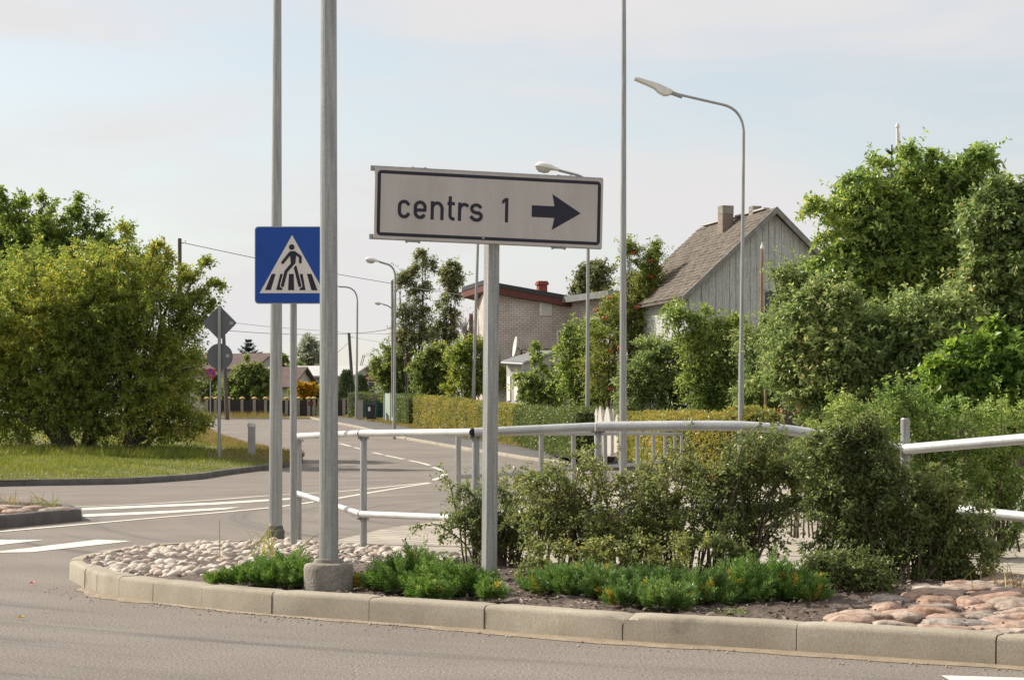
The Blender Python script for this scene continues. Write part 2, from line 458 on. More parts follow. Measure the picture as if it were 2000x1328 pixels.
def leaves(b, d, n, l, w, fold=.18):
    """arrays of leaves -> verts, tris (each leaf one island of two triangles)"""
    d = norm(d)
    s = norm(np.cross(d, n))
    n = np.cross(s, d)
    l = np.broadcast_to(np.asarray(l, dtype=float), (len(b),))[:, None]
    w = np.broadcast_to(np.asarray(w, dtype=float), (len(b),))[:, None]
    mid = b + d * l * .45
    V = np.stack([b, mid + s * w * .5 + n * w * fold, b + d * l - n * l * .06, mid - s * w * .5 + n * w * fold], 1)
    i = np.arange(len(b))[:, None] * 4
    T = np.concatenate([i + np.array([[0, 1, 2]]), i + np.array([[0, 2, 3]])], 1).reshape(-1, 3)
    return V.reshape(-1, 3), T


def sprigs(rng, base, dirs, length, K, ll, lw, droop=.25, spread=.8):
    """K leaves along every sprig"""
    S = len(base)
    dirs = norm(dirs)
    L = np.broadcast_to(np.asarray(length, dtype=float), (S,))
    r = rng.normal(size=(S, 3)); side = norm(np.cross(dirs, r)); oth = np.cross(dirs, side)
    k = (np.arange(K) + rng.random((S, K))) / K
    t = k * L[:, None]
    pos = base[:, None] + dirs[:, None] * t[..., None]
    pos[..., 2] -= droop * t * k
    ph = np.arange(K)[None] * 2.4 + rng.random((S, 1)) * 6.28
    sv = side[:, None] * np.cos(ph)[..., None] + oth[:, None] * np.sin(ph)[..., None]
    ld = dirs[:, None] * .55 + sv * spread + rng.normal(size=(S, K, 3)) * .25
    ld[..., 2] -= .15
    nn = rng.normal(size=(S, K, 3)) * .55
    nn[..., 2] += .75
    sc = .65 + .6 * rng.random((S, K))
    return leaves(pos.reshape(-1, 3), ld.reshape(-1, 3), nn.reshape(-1, 3), (ll * sc).ravel(), (lw * sc).ravel())


def cat_mesh(parts):
    V, T, n = [], [], 0
    for v, t in parts:
        V.append(v); T.append(t + n); n += len(v)
    return np.concatenate(V), np.concatenate(T)


def stalks(base, tip, w):
    """thin three-sided stalks"""
    d = norm(tip - base)
    a = norm(np.cross(d, np.array([.3, .2, 1.0]))); b = np.cross(d, a)
    w = np.broadcast_to(np.asarray(w, dtype=float), (len(base),))[:, None]
    V = np.stack([base + a * w, base + (-.5 * a + .87 * b) * w, base + (-.5 * a - .87 * b) * w, tip], 1)
    i = np.arange(len(base))[:, None] * 4
    T = np.concatenate([i + np.array([[0, 1, 3]]), i + np.array([[1, 2, 3]]), i + np.array([[2, 0, 3]])], 1).reshape(-1, 3)
    return V.reshape(-1, 3), T


def blobs_px(lst, Y, depth=1.0):
    """(px, py, r_px[, dY[, squash]]) -> centre, radii in metres"""
    out = []
    for b in lst:
        y = Y + (b[3] if len(b) > 3 else 0)
        r = b[2] * y / F
        out.append((np.array(P(b[0], b[1], y)), np.array([r, r * depth, r * (b[4] if len(b) > 4 else 1.0)])))
    return out


BR = []           # branchlets of the crown grown last: start, middle, end, thickness


def crown(seed, blobs, n, K, ll, lw, sub=9, subr=.42, sl=.35, droop=.25, up=.35, shoots=0, shoot_len=1.0, inner=.3, spread=.8, zmin=None, gr=.86, loose=.6):
    """foliage through the volume of the clumps: sprigs strung along curved branchlets that reach past the outline,
    sprigs on small sub-clumps, and long shoots"""
    rng = np.random.default_rng(seed)
    blobs = [(c, r * gr) for c, r in blobs]
    vol = np.array([np.prod(r) ** (2 / 3) for c, r in blobs]); vol = vol / vol.sum()
    parts = []
    BR.clear()
    for (c, r), q in zip(blobs, vol):
        m = max(40, int(n * q))
        # branchlets
        per = 13
        nb = max(4, int(m * loose / per))
        v = norm(rng.normal(size=(nb, 3)) + np.array([0, 0, .15]))
        st = c + v * r * (.10 + .35 * rng.random((nb, 1)))
        reach = .72 + .42 * rng.random((nb, 1)) ** 1.6
        en = c + v * r * reach + rng.normal(size=(nb, 3)) * r * .16
        en[:, 2] += up * .22 * r[2]
        md = (st + en) / 2 + rng.normal(size=(nb, 3)) * r * .10
        md[:, 2] += .12 * r[2]
        if zmin is not None: en[:, 2] = np.maximum(en[:, 2], zmin + .1 * rng.random(nb))
        BR.append((st, md, en, r.mean()))
        f = (.15 + .85 * rng.random((nb, per)))[..., None]
        pos = st[:, None] * (1 - f) ** 2 + md[:, None] * 2 * f * (1 - f) + en[:, None] * f * f
        tg = norm((en - st))[:, None] + rng.normal(size=(nb, per, 3)) * .55
        tg[..., 2] += up * .5
        L_ = sl * (.45 + .7 * rng.random((nb, per))) * (1.25 - .6 * f[..., 0])
        parts.append(sprigs(rng, pos.reshape(-1, 3), tg.reshape(-1, 3), L_.ravel(), K, ll, lw, droop, spread))
        # clumps
        m2 = max(10, int(m * (1 - loose)))
        u = norm(rng.normal(size=(sub, 3)))
        cc = c + u * r * (.25 + .55 * rng.random((sub, 1)))
        rr = r * subr * (.5 + .8 * rng.random((sub, 1)))
        pick = rng.integers(0, sub, m2)
        v = norm(rng.normal(size=(m2, 3)))
        b = cc[pick] + v * rr[pick] * rng.random((m2, 1)) ** .35
        d = v * .7 + norm(b - c) * .5 + rng.normal(size=(m2, 3)) * .35
        d[:, 2] += up
        if zmin is not None: b[:, 2] = np.maximum(b[:, 2], zmin + .05 * rng.random(m2))
        parts.append(sprigs(rng, b, d, sl * (.5 + .8 * rng.random(m2)), K, ll, lw, droop, spread))
        s = int(shoots * q + rng.random())
        if s:
            v = norm(rng.normal(size=(s, 3)) + np.array([0, 0, .9]))
            b = c + v * r * .8
            d = v + rng.normal(size=(s, 3)) * .3; d[:, 2] += .55
            parts.append(sprigs(rng, b, d, shoot_len * (.4 + .9 * rng.random(s)), K * 2, ll * .9, lw * .9, droop, spread * .9))
    return cat_mesh(parts)


def branch_mesh(w):
    """thin stems of the branchlets of the crown just grown"""
    P_ = []
    for st, md, en, r in BR:
        mm = st * .25 + md * .5 + en * .25
        P_.append(stalks(st, mm, w)); P_.append(stalks(mm - (mm - st) * .15, en, w * .6))
    return cat_mesh(P_)


def limb_mesh(seed, base, blobs, r0, n_twigs=4, stems=1, spread=.3, name='trunk', parent=None, mat=None, twig=.45):
    """tapered trunk (or several stems) with limbs into every clump and twigs from the limbs"""
    rnd = random.Random(seed)
    mb = MB()
    base = Vector(base)
    tops = [(Vector(c), Vector(r)) for c, r in blobs]
    cen = sum((c for c, r in tops), Vector()) / len(tops)
    starts = [base + Vector((rnd.uniform(-spread, spread), rnd.uniform(-spread, spread), 0)) for _ in range(stems)]
    for i, (c, r) in enumerate(tops):
        b = min(starts, key=lambda p: abs(p.x - c.x) + rnd.random() * .6)
        mid = b.lerp(Vector((c.x * .5 + cen.x * .25 + b.x * .25, c.y * .5 + cen.y * .25 + b.y * .25, b.z + (c.z - b.z) * .5)), .9)
        pts = []
        for k in range(7):
            t = k / 6
            p = b * (1 - t) ** 2 + mid * (2 * t * (1 - t)) + c * t * t
            if 0 < k < 6: p += Vector((rnd.gauss(0, 1), rnd.gauss(0, 1), rnd.gauss(0, .5))) * r0 * .7
            pts.append(p)
        rs = [r0 * (1 - .85 * (k / 6) ** .7) * (1.0 if k else 1.3) for k in range(7)]
        mb.tube(pts, rs, 7, caps=False)
        for _ in range(n_twigs):
            q = Vector((rnd.gauss(0, 1), rnd.gauss(0, 1), rnd.gauss(.3, .8))).normalized()
            e = c + Vector((q.x * r.x, q.y * r.y, q.z * r.z)) * rnd.uniform(.6, 1)
            s = pts[rnd.choice([3, 4, 5])]
            mb.tube([s, s.lerp(e, .5) + Vector((0, 0, .1 * (e - s).length)), e], [r0 * twig * .6, r0 * twig * .4, r0 * .06], 5, caps=False)
    return mb.build(name, mat or M['bark'], parent, smooth=60)


def tree(name, label, cat, base, blobs, leafmat, n, K, ll, lw, r0=.12, stems=1, seed=1, group=None, bark=None, n_twigs=4, spread=.3, **kw):
    t = thing(name, label, cat, base, group)
    limb_mesh(seed, base, blobs, r0, n_twigs, stems, spread, 'trunk' if stems == 1 else 'stems', t, bark)
    V, T = crown(seed, blobs, n, K, ll, lw, **kw)
    tri_mesh('crown' if 'tree' in name or name in ('rowan',) else 'foliage', V, T, leafmat, t)
    V, T = branch_mesh(r0 * .16)
    tri_mesh('branches', V, T, bark or M['bark'], t)
    return t


def smooth_path(pts, n=6):
    """Catmull-Rom through the points"""
    p = [Vector(q) for q in pts]
    p = [p[0] * 2 - p[1]] + p + [p[-1] * 2 - p[-2]]
    out = []
    for i in range(1, len(p) - 2):
        for k in range(n):
            t = k / n
            a, b, c, d = p[i - 1:i + 3]
            out.append(.5 * ((2 * b) + (c - a) * t + (2 * a - 5 * b + 4 * c - d) * t * t + (3 * b - a - 3 * c + d) * t ** 3))
    out.append(p[-2])
    return out




def sprays(parent, lines, Y, leafmat, seed, ll, lw, r0=.014, per=60, side=.22):
    rng_ = np.random.default_rng(seed); mb_ = MB(); parts = []
    for ln_ in lines:
        pts_ = smooth_path([P(a, b, Y) for a, b in ln_], 6)
        mb_.tube(pts_, [r0 * (1 - .8 * i / (len(pts_) - 1)) for i in range(len(pts_))], 5, caps=False)
        cv = np.array([tuple(p_) for p_ in pts_]); q_ = np.linspace(0, 1, len(cv))
        s_ = rng_.random(per) ** .8
        pos = np.stack([np.interp(s_, q_, cv[:, j]) for j in range(3)], 1)
        e_ = np.minimum(s_ + .05, 1); tg = np.stack([np.interp(e_, q_, cv[:, j]) for j in range(3)], 1) - np.stack([np.interp(e_ - .05, q_, cv[:, j]) for j in range(3)], 1)
        parts.append(sprigs(rng_, pos, norm(tg) * .8 + rng_.normal(size=(per, 3)) * .6, side * (.4 + .7 * rng_.random(per)), 6, ll, lw, .3, .8))
    mb_.build('shoots', M['bark'], parent, smooth=60)
    V_, T_ = cat_mesh(parts)
    tri_mesh('shoot_foliage', V_, T_, leafmat, parent)


# ------------------------------------------------------------------ camera, light, sky
cam = bpy.data.cameras.new('camera')
cam.sensor_width = 36
cam.lens = 36 * F / 2000
cam.shift_y = (HY - 664) / 2000
cam.clip_start = .1
cam.clip_end = 6000
co = bpy.data.objects.new('camera', cam)
co.location = (0, 0, HC)
co.rotation_euler = (math.radians(90), 0, 0)
COL.objects.link(co)
SC.camera = co

SUN = Vector((-.80, .37, .70)).normalized()
el = math.asin(SUN.z)
az = math.atan2(SUN.x, SUN.y)
sl = bpy.data.lights.new('sun', 'SUN')
sl.energy = 5.0
sl.angle = math.radians(.6)
sl.color = (1.0, .93, .82)
so = bpy.data.objects.new('sun', sl)
so.location = SUN * 60
so.rotation_euler = SUN.to_track_quat('Z', 'Y').to_euler()
COL.objects.link(so)

w = bpy.data.worlds.new('World')
SC.world = w
w.use_nodes = True
t = w.node_tree; N, L = t.nodes, t.links
N.clear()
out = N.new('ShaderNodeOutputWorld')
sky = N.new('ShaderNodeTexSky'); sky.sky_type = 'NISHITA'
sky.sun_disc = False; sky.sun_elevation = el; sky.sun_rotation = az
sky.air_density = 1.0; sky.dust_density = 1.6; sky.ozone_density = 1.2
bg = N.new('ShaderNodeBackground'); bg.inputs['Strength'].default_value = .132
tn = N.new('ShaderNodeMix'); tn.data_type = 'RGBA'; tn.blend_type = 'MULTIPLY'; tn.inputs['Factor'].default_value = 1
tn.inputs[7].default_value = (1.12, 1.07, .93, 1)
L.new(sky.outputs[0], tn.inputs[6]); L.new(tn.outputs[2], bg.inputs['Color'])
cl = N.new('ShaderNodeBackground'); cl.inputs['Color'].default_value = (.625, .612, .612, 1); cl.inputs['Strength'].default_value = 1.0
tc = N.new('ShaderNodeTexCoord'); mp = N.new('ShaderNodeMapping')
mp.inputs['Scale'].default_value = (1.6, 1.6, 7.5); mp.inputs['Rotation'].default_value = (0, math.radians(4), 0)
mp.inputs['Location'].default_value = (.35, .2, .15)
L.new(tc.outputs['Generated'], mp.inputs['Vector'])
nz = N.new('ShaderNodeTexNoise'); nz.inputs['Scale'].default_value = 2.1; nz.inputs['Detail'].default_value = 6
nz.inputs['Roughness'].default_value = .5; nz.inputs['Distortion'].default_value = .3
L.new(mp.outputs[0], nz.inputs['Vector'])
rp = ramp(N, [(.36, (.44, .44, .44)), (.55, (.99, .99, .99))])
L.new(nz.outputs['Fac'], rp.inputs['Fac'])
ms = N.new('ShaderNodeMixShader')
L.new(rp.outputs['Color'], ms.inputs[0]); L.new(bg.outputs[0], ms.inputs[1]); L.new(cl.outputs[0], ms.inputs[2])
L.new(ms.outputs[0], out.inputs['Surface'])

vs = SC.view_settings
vs.view_transform = 'Standard'; vs.look = 'None'; vs.exposure = 0.36; vs.gamma = 1.0
SC.render.engine = 'CYCLES'
SC.cycles.use_denoising = True
SC.cycles.max_bounces = 8
SC.cycles.transparent_max_bounces = 8


# ------------------------------------------------------------------ ground, road, lawn, pavements
def sheet(name, rows, mat, kind='structure', label=None, smooth=True):
    """rows: list of equally long lists of points"""
    mb = MB()
    k = len(rows[0])
    for r in rows: mb.v += [tuple(p) for p in r]
    for i in range(len(rows) - 1):
        for j in range(k - 1):
            a = i * k + j
            mb.f.append((a, a + 1, a + k + 1, a + k)); mb.m.append(0)
    o = mb.build(name, mat, smooth=80 if smooth else 0)
    return props(o, label, kind=kind)


ys = [-300, -60, 0, 30, 50, 55, 60, 65, 70, 80, 90, 105, 120, 130, 140, 150, 220, 400, 900, 3000]
sheet('ground', [[(x, y, gz(y) - .04) for x in (-2500, -300, -60, 0, 60, 300, 2500)] for y in ys], M['soil_dry'])
ry = list(np.arange(-30, 128.1, 2.0))
sheet('road', [[(x, y, gz(y)) for x in np.linspace(-90, 60, 16)] for y in ry], M['asphalt'])

LK_Y = [30.0, 36, 39.3, 41.6, 43.2, 44.3, 45.5, 49.7, 54, 58.5, 61.5, 65.5, 70, 76, 88, 100, 112, 120]
LK_X = [-26.0, -19, -15.4, -12.8, -12.0, -10.45, -9.35, -8.55, -8.25, -7.75, -7.35, -7.45, -8.9, -10.9, -14.0, -16.7, -24, -40]


def lawn_right(Y): return float(np.interp(Y, LK_Y, LK_X))


def lawn_z(X, Y):
    d = max(0.0, lawn_right(Y) - X)
    e = max(0.0, min(1.0, (Y - 40) / 8))
    return gz(Y) + .14 + .30 * (1 - math.exp(-d / 2.5)) * e + .03 * math.sin(X * 1.3) * math.sin(Y * .7) * min(1, d)


rows = []
for Y in np.arange(30, 118.1, 1.0):
    R = lawn_right(Y) - .12
    rows.append([(R - (R + 60) * q ** 2, Y, lawn_z(R - (R + 60) * q ** 2, Y)) for q in np.linspace(0, 1, 22)])
sheet('lawn_ground', rows, M['soil_dry'])


def kerb_strip(name, path, h, wdt, mat, stone=1.0, gap=.008, seed=3, inner_drop=.06, jitter=.004, joints=None, chip=None):
    """row of kerb stones along a ground path (kept to its left side), every stone with a rounded top edge and its own joint"""
    rnd = random.Random(seed)
    pts = [Vector(p) for p in path]
    acc = [0.0]
    for a, b in zip(pts, pts[1:]): acc.append(acc[-1] + (b - a).length)

    def at(s):
        s = max(0, min(acc[-1] - 1e-6, s))
        i = max(k for k in range(len(acc) - 1) if acc[k] <= s)
        t = (s - acc[i]) / max(1e-9, acc[i + 1] - acc[i])
        return pts[i].lerp(pts[i + 1], t)
    mb = MB()
    marks = joints or list(np.arange(0, acc[-1], stone)) + [acc[-1]]
    prof = [(0.0, -.03), (.004, h - .032), (.011, h - .012), (.024, h - .003), (.045, h), (wdt, h), (wdt, h - inner_drop)]
    for a, b in zip(marks, marks[1:]):
        if b - a < .05: continue
        n = max(4, int((b - a) / .09))
        dz, dn = rnd.uniform(-1, 1) * jitter, rnd.uniform(-1, 1) * jitter
        base = len(mb.v)
        for k in range(n + 1):
            s = a + gap / 2 + (b - a - gap) * k / n
            p = at(s); q = (at(s + .12) - at(s - .12)); q.z = 0; q.normalize()
            nn = Vector((-q.y, q.x, 0))
            for o, z in prof:
                j = .004 if z > .05 else 0
                zz = z + dz
                if chip is not None and abs(s - chip) < .085 and z > h - .02 and o < .1:
                    zz -= .032 * (1 - abs(s - chip) / .085) ** .5 + rnd.uniform(0, .012)
                e = .006 if k in (0, n) and z > h - .03 else 0
                v = p + nn * (o + dn + rnd.uniform(-j, j) * .5) + Vector((0, 0, zz - e + rnd.uniform(-j, j) * .3))
                mb.v.append(tuple(v))
        m = len(prof)
        for k in range(n):
            for j in range(m - 1):
                x = base + k * m + j
                mb.f.append((x, x + m, x + m + 1, x + 1)); mb.m.append(0)
        mb.f.append(tuple(base + j for j in range(m))); mb.m.append(0)
        mb.f.append(tuple(base + n * m + j for j in range(m))[::-1]); mb.m.append(0)
    o = mb.build(name, mat, smooth=50)
    return props(o, kind='structure')


# kerb of the lawn (the lawn lies to the left of its right-hand edge)
lk = smooth_path([(x, y, gz(y)) for x, y in zip(LK_X, LK_Y)], 6)
kerb_strip('lawn_kerb', lk, .16, .14, M['kerb_grey'], seed=8)

# traffic island in the foreground
front = [Vector((5.6, 7.9, 0)), Vector((4.2, 8.55, 0)), Vector((3.3, 9.06, 0))] + [G(a, b) for a, b in
         [(1945, 1301), (1555, 1275), (1215, 1254), (945, 1232), (720, 1216), (530, 1202), (393, 1188), (297, 1177), (223, 1166), (180, 1155), (150, 1139)]]
back = [Vector(p) for p in [(-3.72, 15.5, 0), (-3.74, 16.2, 0), (-3.6, 17.1, 0), (-3.25, 17.8, 0), (-2.8, 18.25, 0), (-2.3, 18.4, 0), (-1.75, 18.1, 0)]]
loop = smooth_path(front + back, 8)
acc = [0.0]
for a, b in zip(loop, loop[1:]): acc.append(acc[-1] + (b - a).length)


def arc_of(px, py):
    g = G(px, py)
    i = min(range(len(loop)), key=lambda k: (loop[k] - g).length)
    return acc[i]


jl = [arc_of(*q) for q in [(1945, 1301), (1555, 1275), (1215, 1254), (945, 1232), (720, 1216), (530, 1202), (393, 1188), (297, 1177), (230, 1167)]]
jj = [0.0, jl[0] - 1.9, jl[0] - .95] + jl
s = jl[-1]
while s + .5 < acc[-1]:
    s += .5; jj.append(s)
jj = sorted(x for x in jj if x >= 0)
# the island lies to the right of a path that runs right-to-left, so walk it the other way round
loop_r = loop[::-1]
tot = acc[-1]
kerb_strip('island_kerb', loop_r, .165, .15, M['kerb'], joints=sorted(tot - x for x in jj if x <= tot) + [tot], seed=5,
           chip=tot - arc_of(1230, 1255))

# sandy dirt gathered at the foot of the kerb
mb = MB()
rnd = random.Random(4)
lp = loop[4:100]
w_ = .05
vv = []
for i, p in enumerate(lp):
    a, b = lp[max(0, i - 1)], lp[min(len(lp) - 1, i + 1)]
    q = (b - a).normalized(); nn = Vector((-q.y, q.x, 0))
    if nn.y > 0: nn = -nn
    w_ = max(.015, min(.12, w_ + rnd.uniform(-.03, .03)))
    vv.append((p - nn * .02 + Vector((0, 0, .012)), p + nn * w_ * .6 + Vector((0, 0, .012)), p + nn * w_ * 1.2 + Vector((0, 0, .003))))
for i in range(len(vv) - 1):
    a, b = vv[i], vv[i + 1]
    mb.add([a[0], a[1], b[1], b[0]], [(0, 1, 2, 3)]); mb.add([a[1], a[2], b[2], b[1]], [(0, 1, 2, 3)])
props(mb.build('kerb_dirt', M['sand'], smooth=0), kind='structure')

# island bed (ruled between the front and the back edge)
fr = smooth_path(front, 8)
bk_pts = [(5.9, 13.4, 0), (4.6, 14.0, 0), (3.2, 14.6, 0), (1.8, 15.2, 0), (.6, 15.7, 0), (-.4, 16.1, 0), (-1.0, 17.0, 0), (-1.75, 18.0, 0), (-2.3, 18.3, 0),
          (-2.8, 18.15, 0), (-3.25, 17.7, 0), (-3.55, 17.0, 0), (-3.66, 16.2, 0)]
bk = smooth_path(bk_pts, 8)


def resample(path, n):
    a = [0.0]
    for p, q in zip(path, path[1:]): a.append(a[-1] + (q - p).length)
    out = []
    for s in np.linspace(0, a[-1] - 1e-6, n):
        i = max(k for k in range(len(a) - 1) if a[k] <= s)
        out.append(path[i].lerp(path[i + 1], (s - a[i]) / max(1e-9, a[i + 1] - a[i])))
    return out


NB = 90
frr, bkr = resample(fr, NB), resample(bk, NB)


def bed_point(i, t):
    """i in 0..NB-1 along the island, t 0 front .. 1 back"""
    i0 = int(min(NB - 2, max(0, i))); f = i - i0
    a = frr[i0].lerp(frr[i0 + 1], f); b = bkr[i0].lerp(bkr[i0 + 1], f)
    p = a.lerp(b, .03 + .94 * t)
    p.z = .125 + .05 * math.sin(math.pi * t) + .012 * math.sin(p.x * 7) * math.sin(p.y * 6)
    return p


sheet('island_bed', [[bed_point(i, t) + Vector((0, 0, RNG.normal() * .008)) for i in np.arange(0, NB - .5, .5)] for t in np.linspace(0, 1, 26)], M['soil'])

# paved walkway behind the island
pav = [(-1.95, 17.9), (-1.9, 20.2), (-1.55, 22.6), (-.75, 25.4), (.9, 33), (3.6, 45), (4.6, 52), (3.4, 58), (60, 58), (60, 12), (5.9, 13.3), (3.2, 14.5), (.6, 15.6), (-.4, 16.0), (-1.0, 16.9)]
mb = MB()
mb.plate([(x, y) for x, y in pav], Vector((0, 0, 0)), Vector((1, 0, 0)), Vector((0, 1, 0)), .06, back=-.02)
props(mb.build('walkway_paving', M['paving'], smooth=0), kind='structure')


# road right-hand edge further on: kerb, asphalt sidewalk, verge
def rr(Y): return float(np.interp(Y, [56, 58, 60, 63, 66, 75, 90, 112, 128], [12, 6.5, 3.4, 1.8, .64, -1.7, -5.25, -10.4, -14.2]))


yy = list(np.arange(57, 129, 1.5))
sheet('sidewalk', [[(rr(y) + a, y, gz(y) + .10) for a in (.1, .8, 1.6, 2.6)] for y in yy], M['side_asphalt'])
sheet('verge', [[(rr(y) + a, y, gz(y) + .112 + (.03 if a > 3 else 0)) for a in (2.5, 4, 8, 20, 60)] for y in yy + [134]], M['soil_dry'])
kerb_strip('sidewalk_kerb', [Vector((rr(y), y, gz(y))) for y in yy[::-1]], .115, .14, M['kerb'], seed=6)
sheet('far_verge', [[(x, y, gz(y) + .05 + (.03 if y > 126.5 else 0)) for x in (-60, -40, -21, -17, -12.5, -11)] for y in (126, 127, 128.5, 131, 140)], M['soil_dry'])
# raised garden bank on the right
bank_y = [43.5, 44.5, 46, 48, 52, 60, 75, 100, 130]
sheet('garden_bank', [[(x + max(0, 6 - x) * 0, y, float(np.interp(y, bank_y, [.02, .45, .95, 1.25, 1.35, 1.45, 1.6, 2.0, 2.6])) * min(1, max(.02, (x - 5.0) / 2.5)) + .02)
                        for x in (5.0, 6, 7.5, 10, 20, 60)] for y in bank_y], M['soil_dry'])


# ------------------------------------------------------------------ road markings
def marking(poly, dz=.005, terrain=False):
    mb_m.add([(GT(a, b, dz) if terrain else G(a, b, dz)) for a, b in poly], [tuple(range(len(poly)))])


mb_m = MB()
# outline and bars of the hatched nose
lineA = [(-60, 1043), (0, 1037.5), (160, 1023.5), (300, 1011), (420, 1001), (552, 988), (662, 972), (760, 955.5), (840, 943)]
lineB = [(142, 989.5), (300, 983), (420, 975.5), (525, 967.5), (662, 959.5), (760, 950), (838, 942)]


def ribbon(pts, w, terrain=False, dz=.006):
    q = [(GT(a, b, dz) if terrain else G(a, b, dz)) for a, b in pts]
    q = smooth_path(q, 4) if len(q) > 2 else q
    vs = []
    for i, p in enumerate(q):
        d = (q[min(i + 1, len(q) - 1)] - q[max(i - 1, 0)]); d.z = 0; d.normalize()
        n = Vector((-d.y, d.x, 0)) * w / 2
        vs += [p - n, p + n]
    k = len(mb_m.v)
    mb_m.v += [tuple(v) for v in vs]
    for i in range(len(q) - 1):
        mb_m.f.append((k + 2 * i, k + 2 * i + 2, k + 2 * i + 3, k + 2 * i + 1)); mb_m.m.append(0)


ribbon(lineA, .13)
ribbon(lineB, .13)
marking([(160, 996), (160, 991.5), (420, 981), (600, 970.5), (560, 975.5), (420, 985)])
marking([(162, 1009), (162, 1004), (320, 997.5), (470, 989.5), (440, 994.5), (320, 1002)])
# give-way blocks across the lane, and the one at the lower right
marking([(0, 1078.5), (62, 1077.5), (258, 1056), (190, 1053.5), (0, 1076)])
marking([(-80, 1066), (0, 1063.5), (86, 1053.8), (0, 1053.6), (-80, 1060)])
marking([(1868, 1335), (1838, 1318), (2040, 1324), (2040, 1345), (1900, 1345)])
for a in [[(664, 866), (685, 871.5)], [(692, 873.5), (705, 877)], [(729, 883.5), (747, 887.5)], [(753, 889), (789, 896.5)], [(799, 899), (822, 903.5), (839, 908.5)],
          [(845, 912), (860, 917), (869, 923)], [(870, 925), (861, 931.5), (846, 937.5)]]:
    ribbon(a, .15, True)
props(mb_m.build('road_markings', M['paint'], smooth=0), kind='structure')

# ------------------------------------------------------------------ splitter island on the left
o1 = [G(-140, 1054), G(0, 1032), G(160, 1016.5)]
o2 = [Vector((o1[2].x - .62, o1[2].y + 1.9, 0)), Vector((-8.4, 29.6, 0)), Vector((-10.5, 30.0, 0)), Vector((-14, 27, 0))]
sp = [o1[0] + (o1[0] - o1[1])] + o1 + o2
kerb_strip('splitter_kerb', sp[:4], .17, .14, M['kerb_grey'], seed=12, stone=1.0)
kerb_strip('splitter_kerb', sp[3:], .165, .14, M['kerb_grey'], seed=13, stone=1.0)
mb = MB()
sc_ = sum(sp, Vector()) / len(sp)
mb.plate([(p.x + (sc_.x - p.x) * .02, p.y + (sc_.y - p.y) * .02 + (.09 if p.y < 26.5 else 0)) for p in sp], Vector((0, 0, 0)), Vector((1, 0, 0)), Vector((0, 1, 0)), .115, back=0)
props(mb.build('splitter_bed', M['sand'], smooth=0), kind='structure')


# ------------------------------------------------------------------ stones
def ico(sub=2):
    import bmesh
    bm = bmesh.new(); bmesh.ops.create_icosphere(bm, subdivisions=sub, radius=1)
    v = np.array([x.co[:] for x in bm.verts]); f = np.array([[q.index for q in p.verts] for p in bm.faces])
    bm.free()
    return v, f


ICO_V, ICO_T = ico(2)


def stones(seed, spots, lumps=.12, pw=1.0, rough=0.0):
    """spots: (x, y, z, a, b, c, yaw, tilt)"""
    rng = np.random.default_rng(seed)
    parts = []
    for (x, y, z, a, b, c, yaw, tilt) in spots:
        ph = rng.random(6) * 6.28
        v = ICO_V.copy()
        v = np.sign(v) * np.abs(v) ** pw
        k = 1 + lumps * (np.sin(v[:, 0] * 2.1 + ph[0]) + np.sin(v[:, 1] * 2.4 + ph[1]) + np.sin(v[:, 2] * 2 + ph[2])) / 1.5
        if rough:
            k = k + rough * (np.sin(v[:, 0] * 5.3 + ph[3]) * np.sin(v[:, 1] * 6.1 + ph[4]) + .7 * np.sin(v[:, 0] * 11 + v[:, 2] * 9 + ph[5]) * np.sin(v[:, 1] * 12 + ph[0]))
        v = v * k[:, None] * np.array([a, b, c])
        ct, st = math.cos(tilt), math.sin(tilt)
        v = np.stack([v[:, 0] * ct + v[:, 2] * st, v[:, 1], -v[:, 0] * st + v[:, 2] * ct], 1)
        cy, sy = math.cos(yaw), math.sin(yaw)
        v = np.stack([v[:, 0] * cy - v[:, 1] * sy, v[:, 0] * sy + v[:, 1] * cy, v[:, 2]], 1)
        parts.append((v + np.array([x, y, z]), ICO_T))
    return cat_mesh(parts)


def scatter(seed, poly, rmin, n, zf, amin, amax, flat=.6, tries=40):
    """stones dropped into a polygon, kept from overlapping much"""
    rng = np.random.default_rng(seed)
    xs = [p[0] for p in poly]; ysx = [p[1] for p in poly]

    def inside(x, y):
        c = False; j = len(poly) - 1
        for i in range(len(poly)):
            if (poly[i][1] > y) != (poly[j][1] > y) and x < (poly[j][0] - poly[i][0]) * (y - poly[i][1]) / (poly[j][1] - poly[i][1]) + poly[i][0]: c = not c
            j = i
        return c
    got, out = [], []
    for _ in range(n * tries):
        if len(out) >= n: break
        x, y = rng.uniform(min(xs), max(xs)), rng.uniform(min(ysx), max(ysx))
        a = rng.uniform(amin, amax) * (1 if rng.random() < .75 else .65)
        if not inside(x, y): continue
        if got:
            g = np.array(got)
            if np.any((g[:, 0] - x) ** 2 + (g[:, 1] - y) ** 2 < ((g[:, 2] + a) * rmin) ** 2): continue
        got.append((x, y, a))
        b = a * rng.uniform(.6, .9)
        c = a * flat * rng.uniform(.8, 1.15)
        out.append((x, y, zf(x, y) + c * .45, a, b, c, rng.uniform(0, 3.14), rng.normal() * .25))
    return out


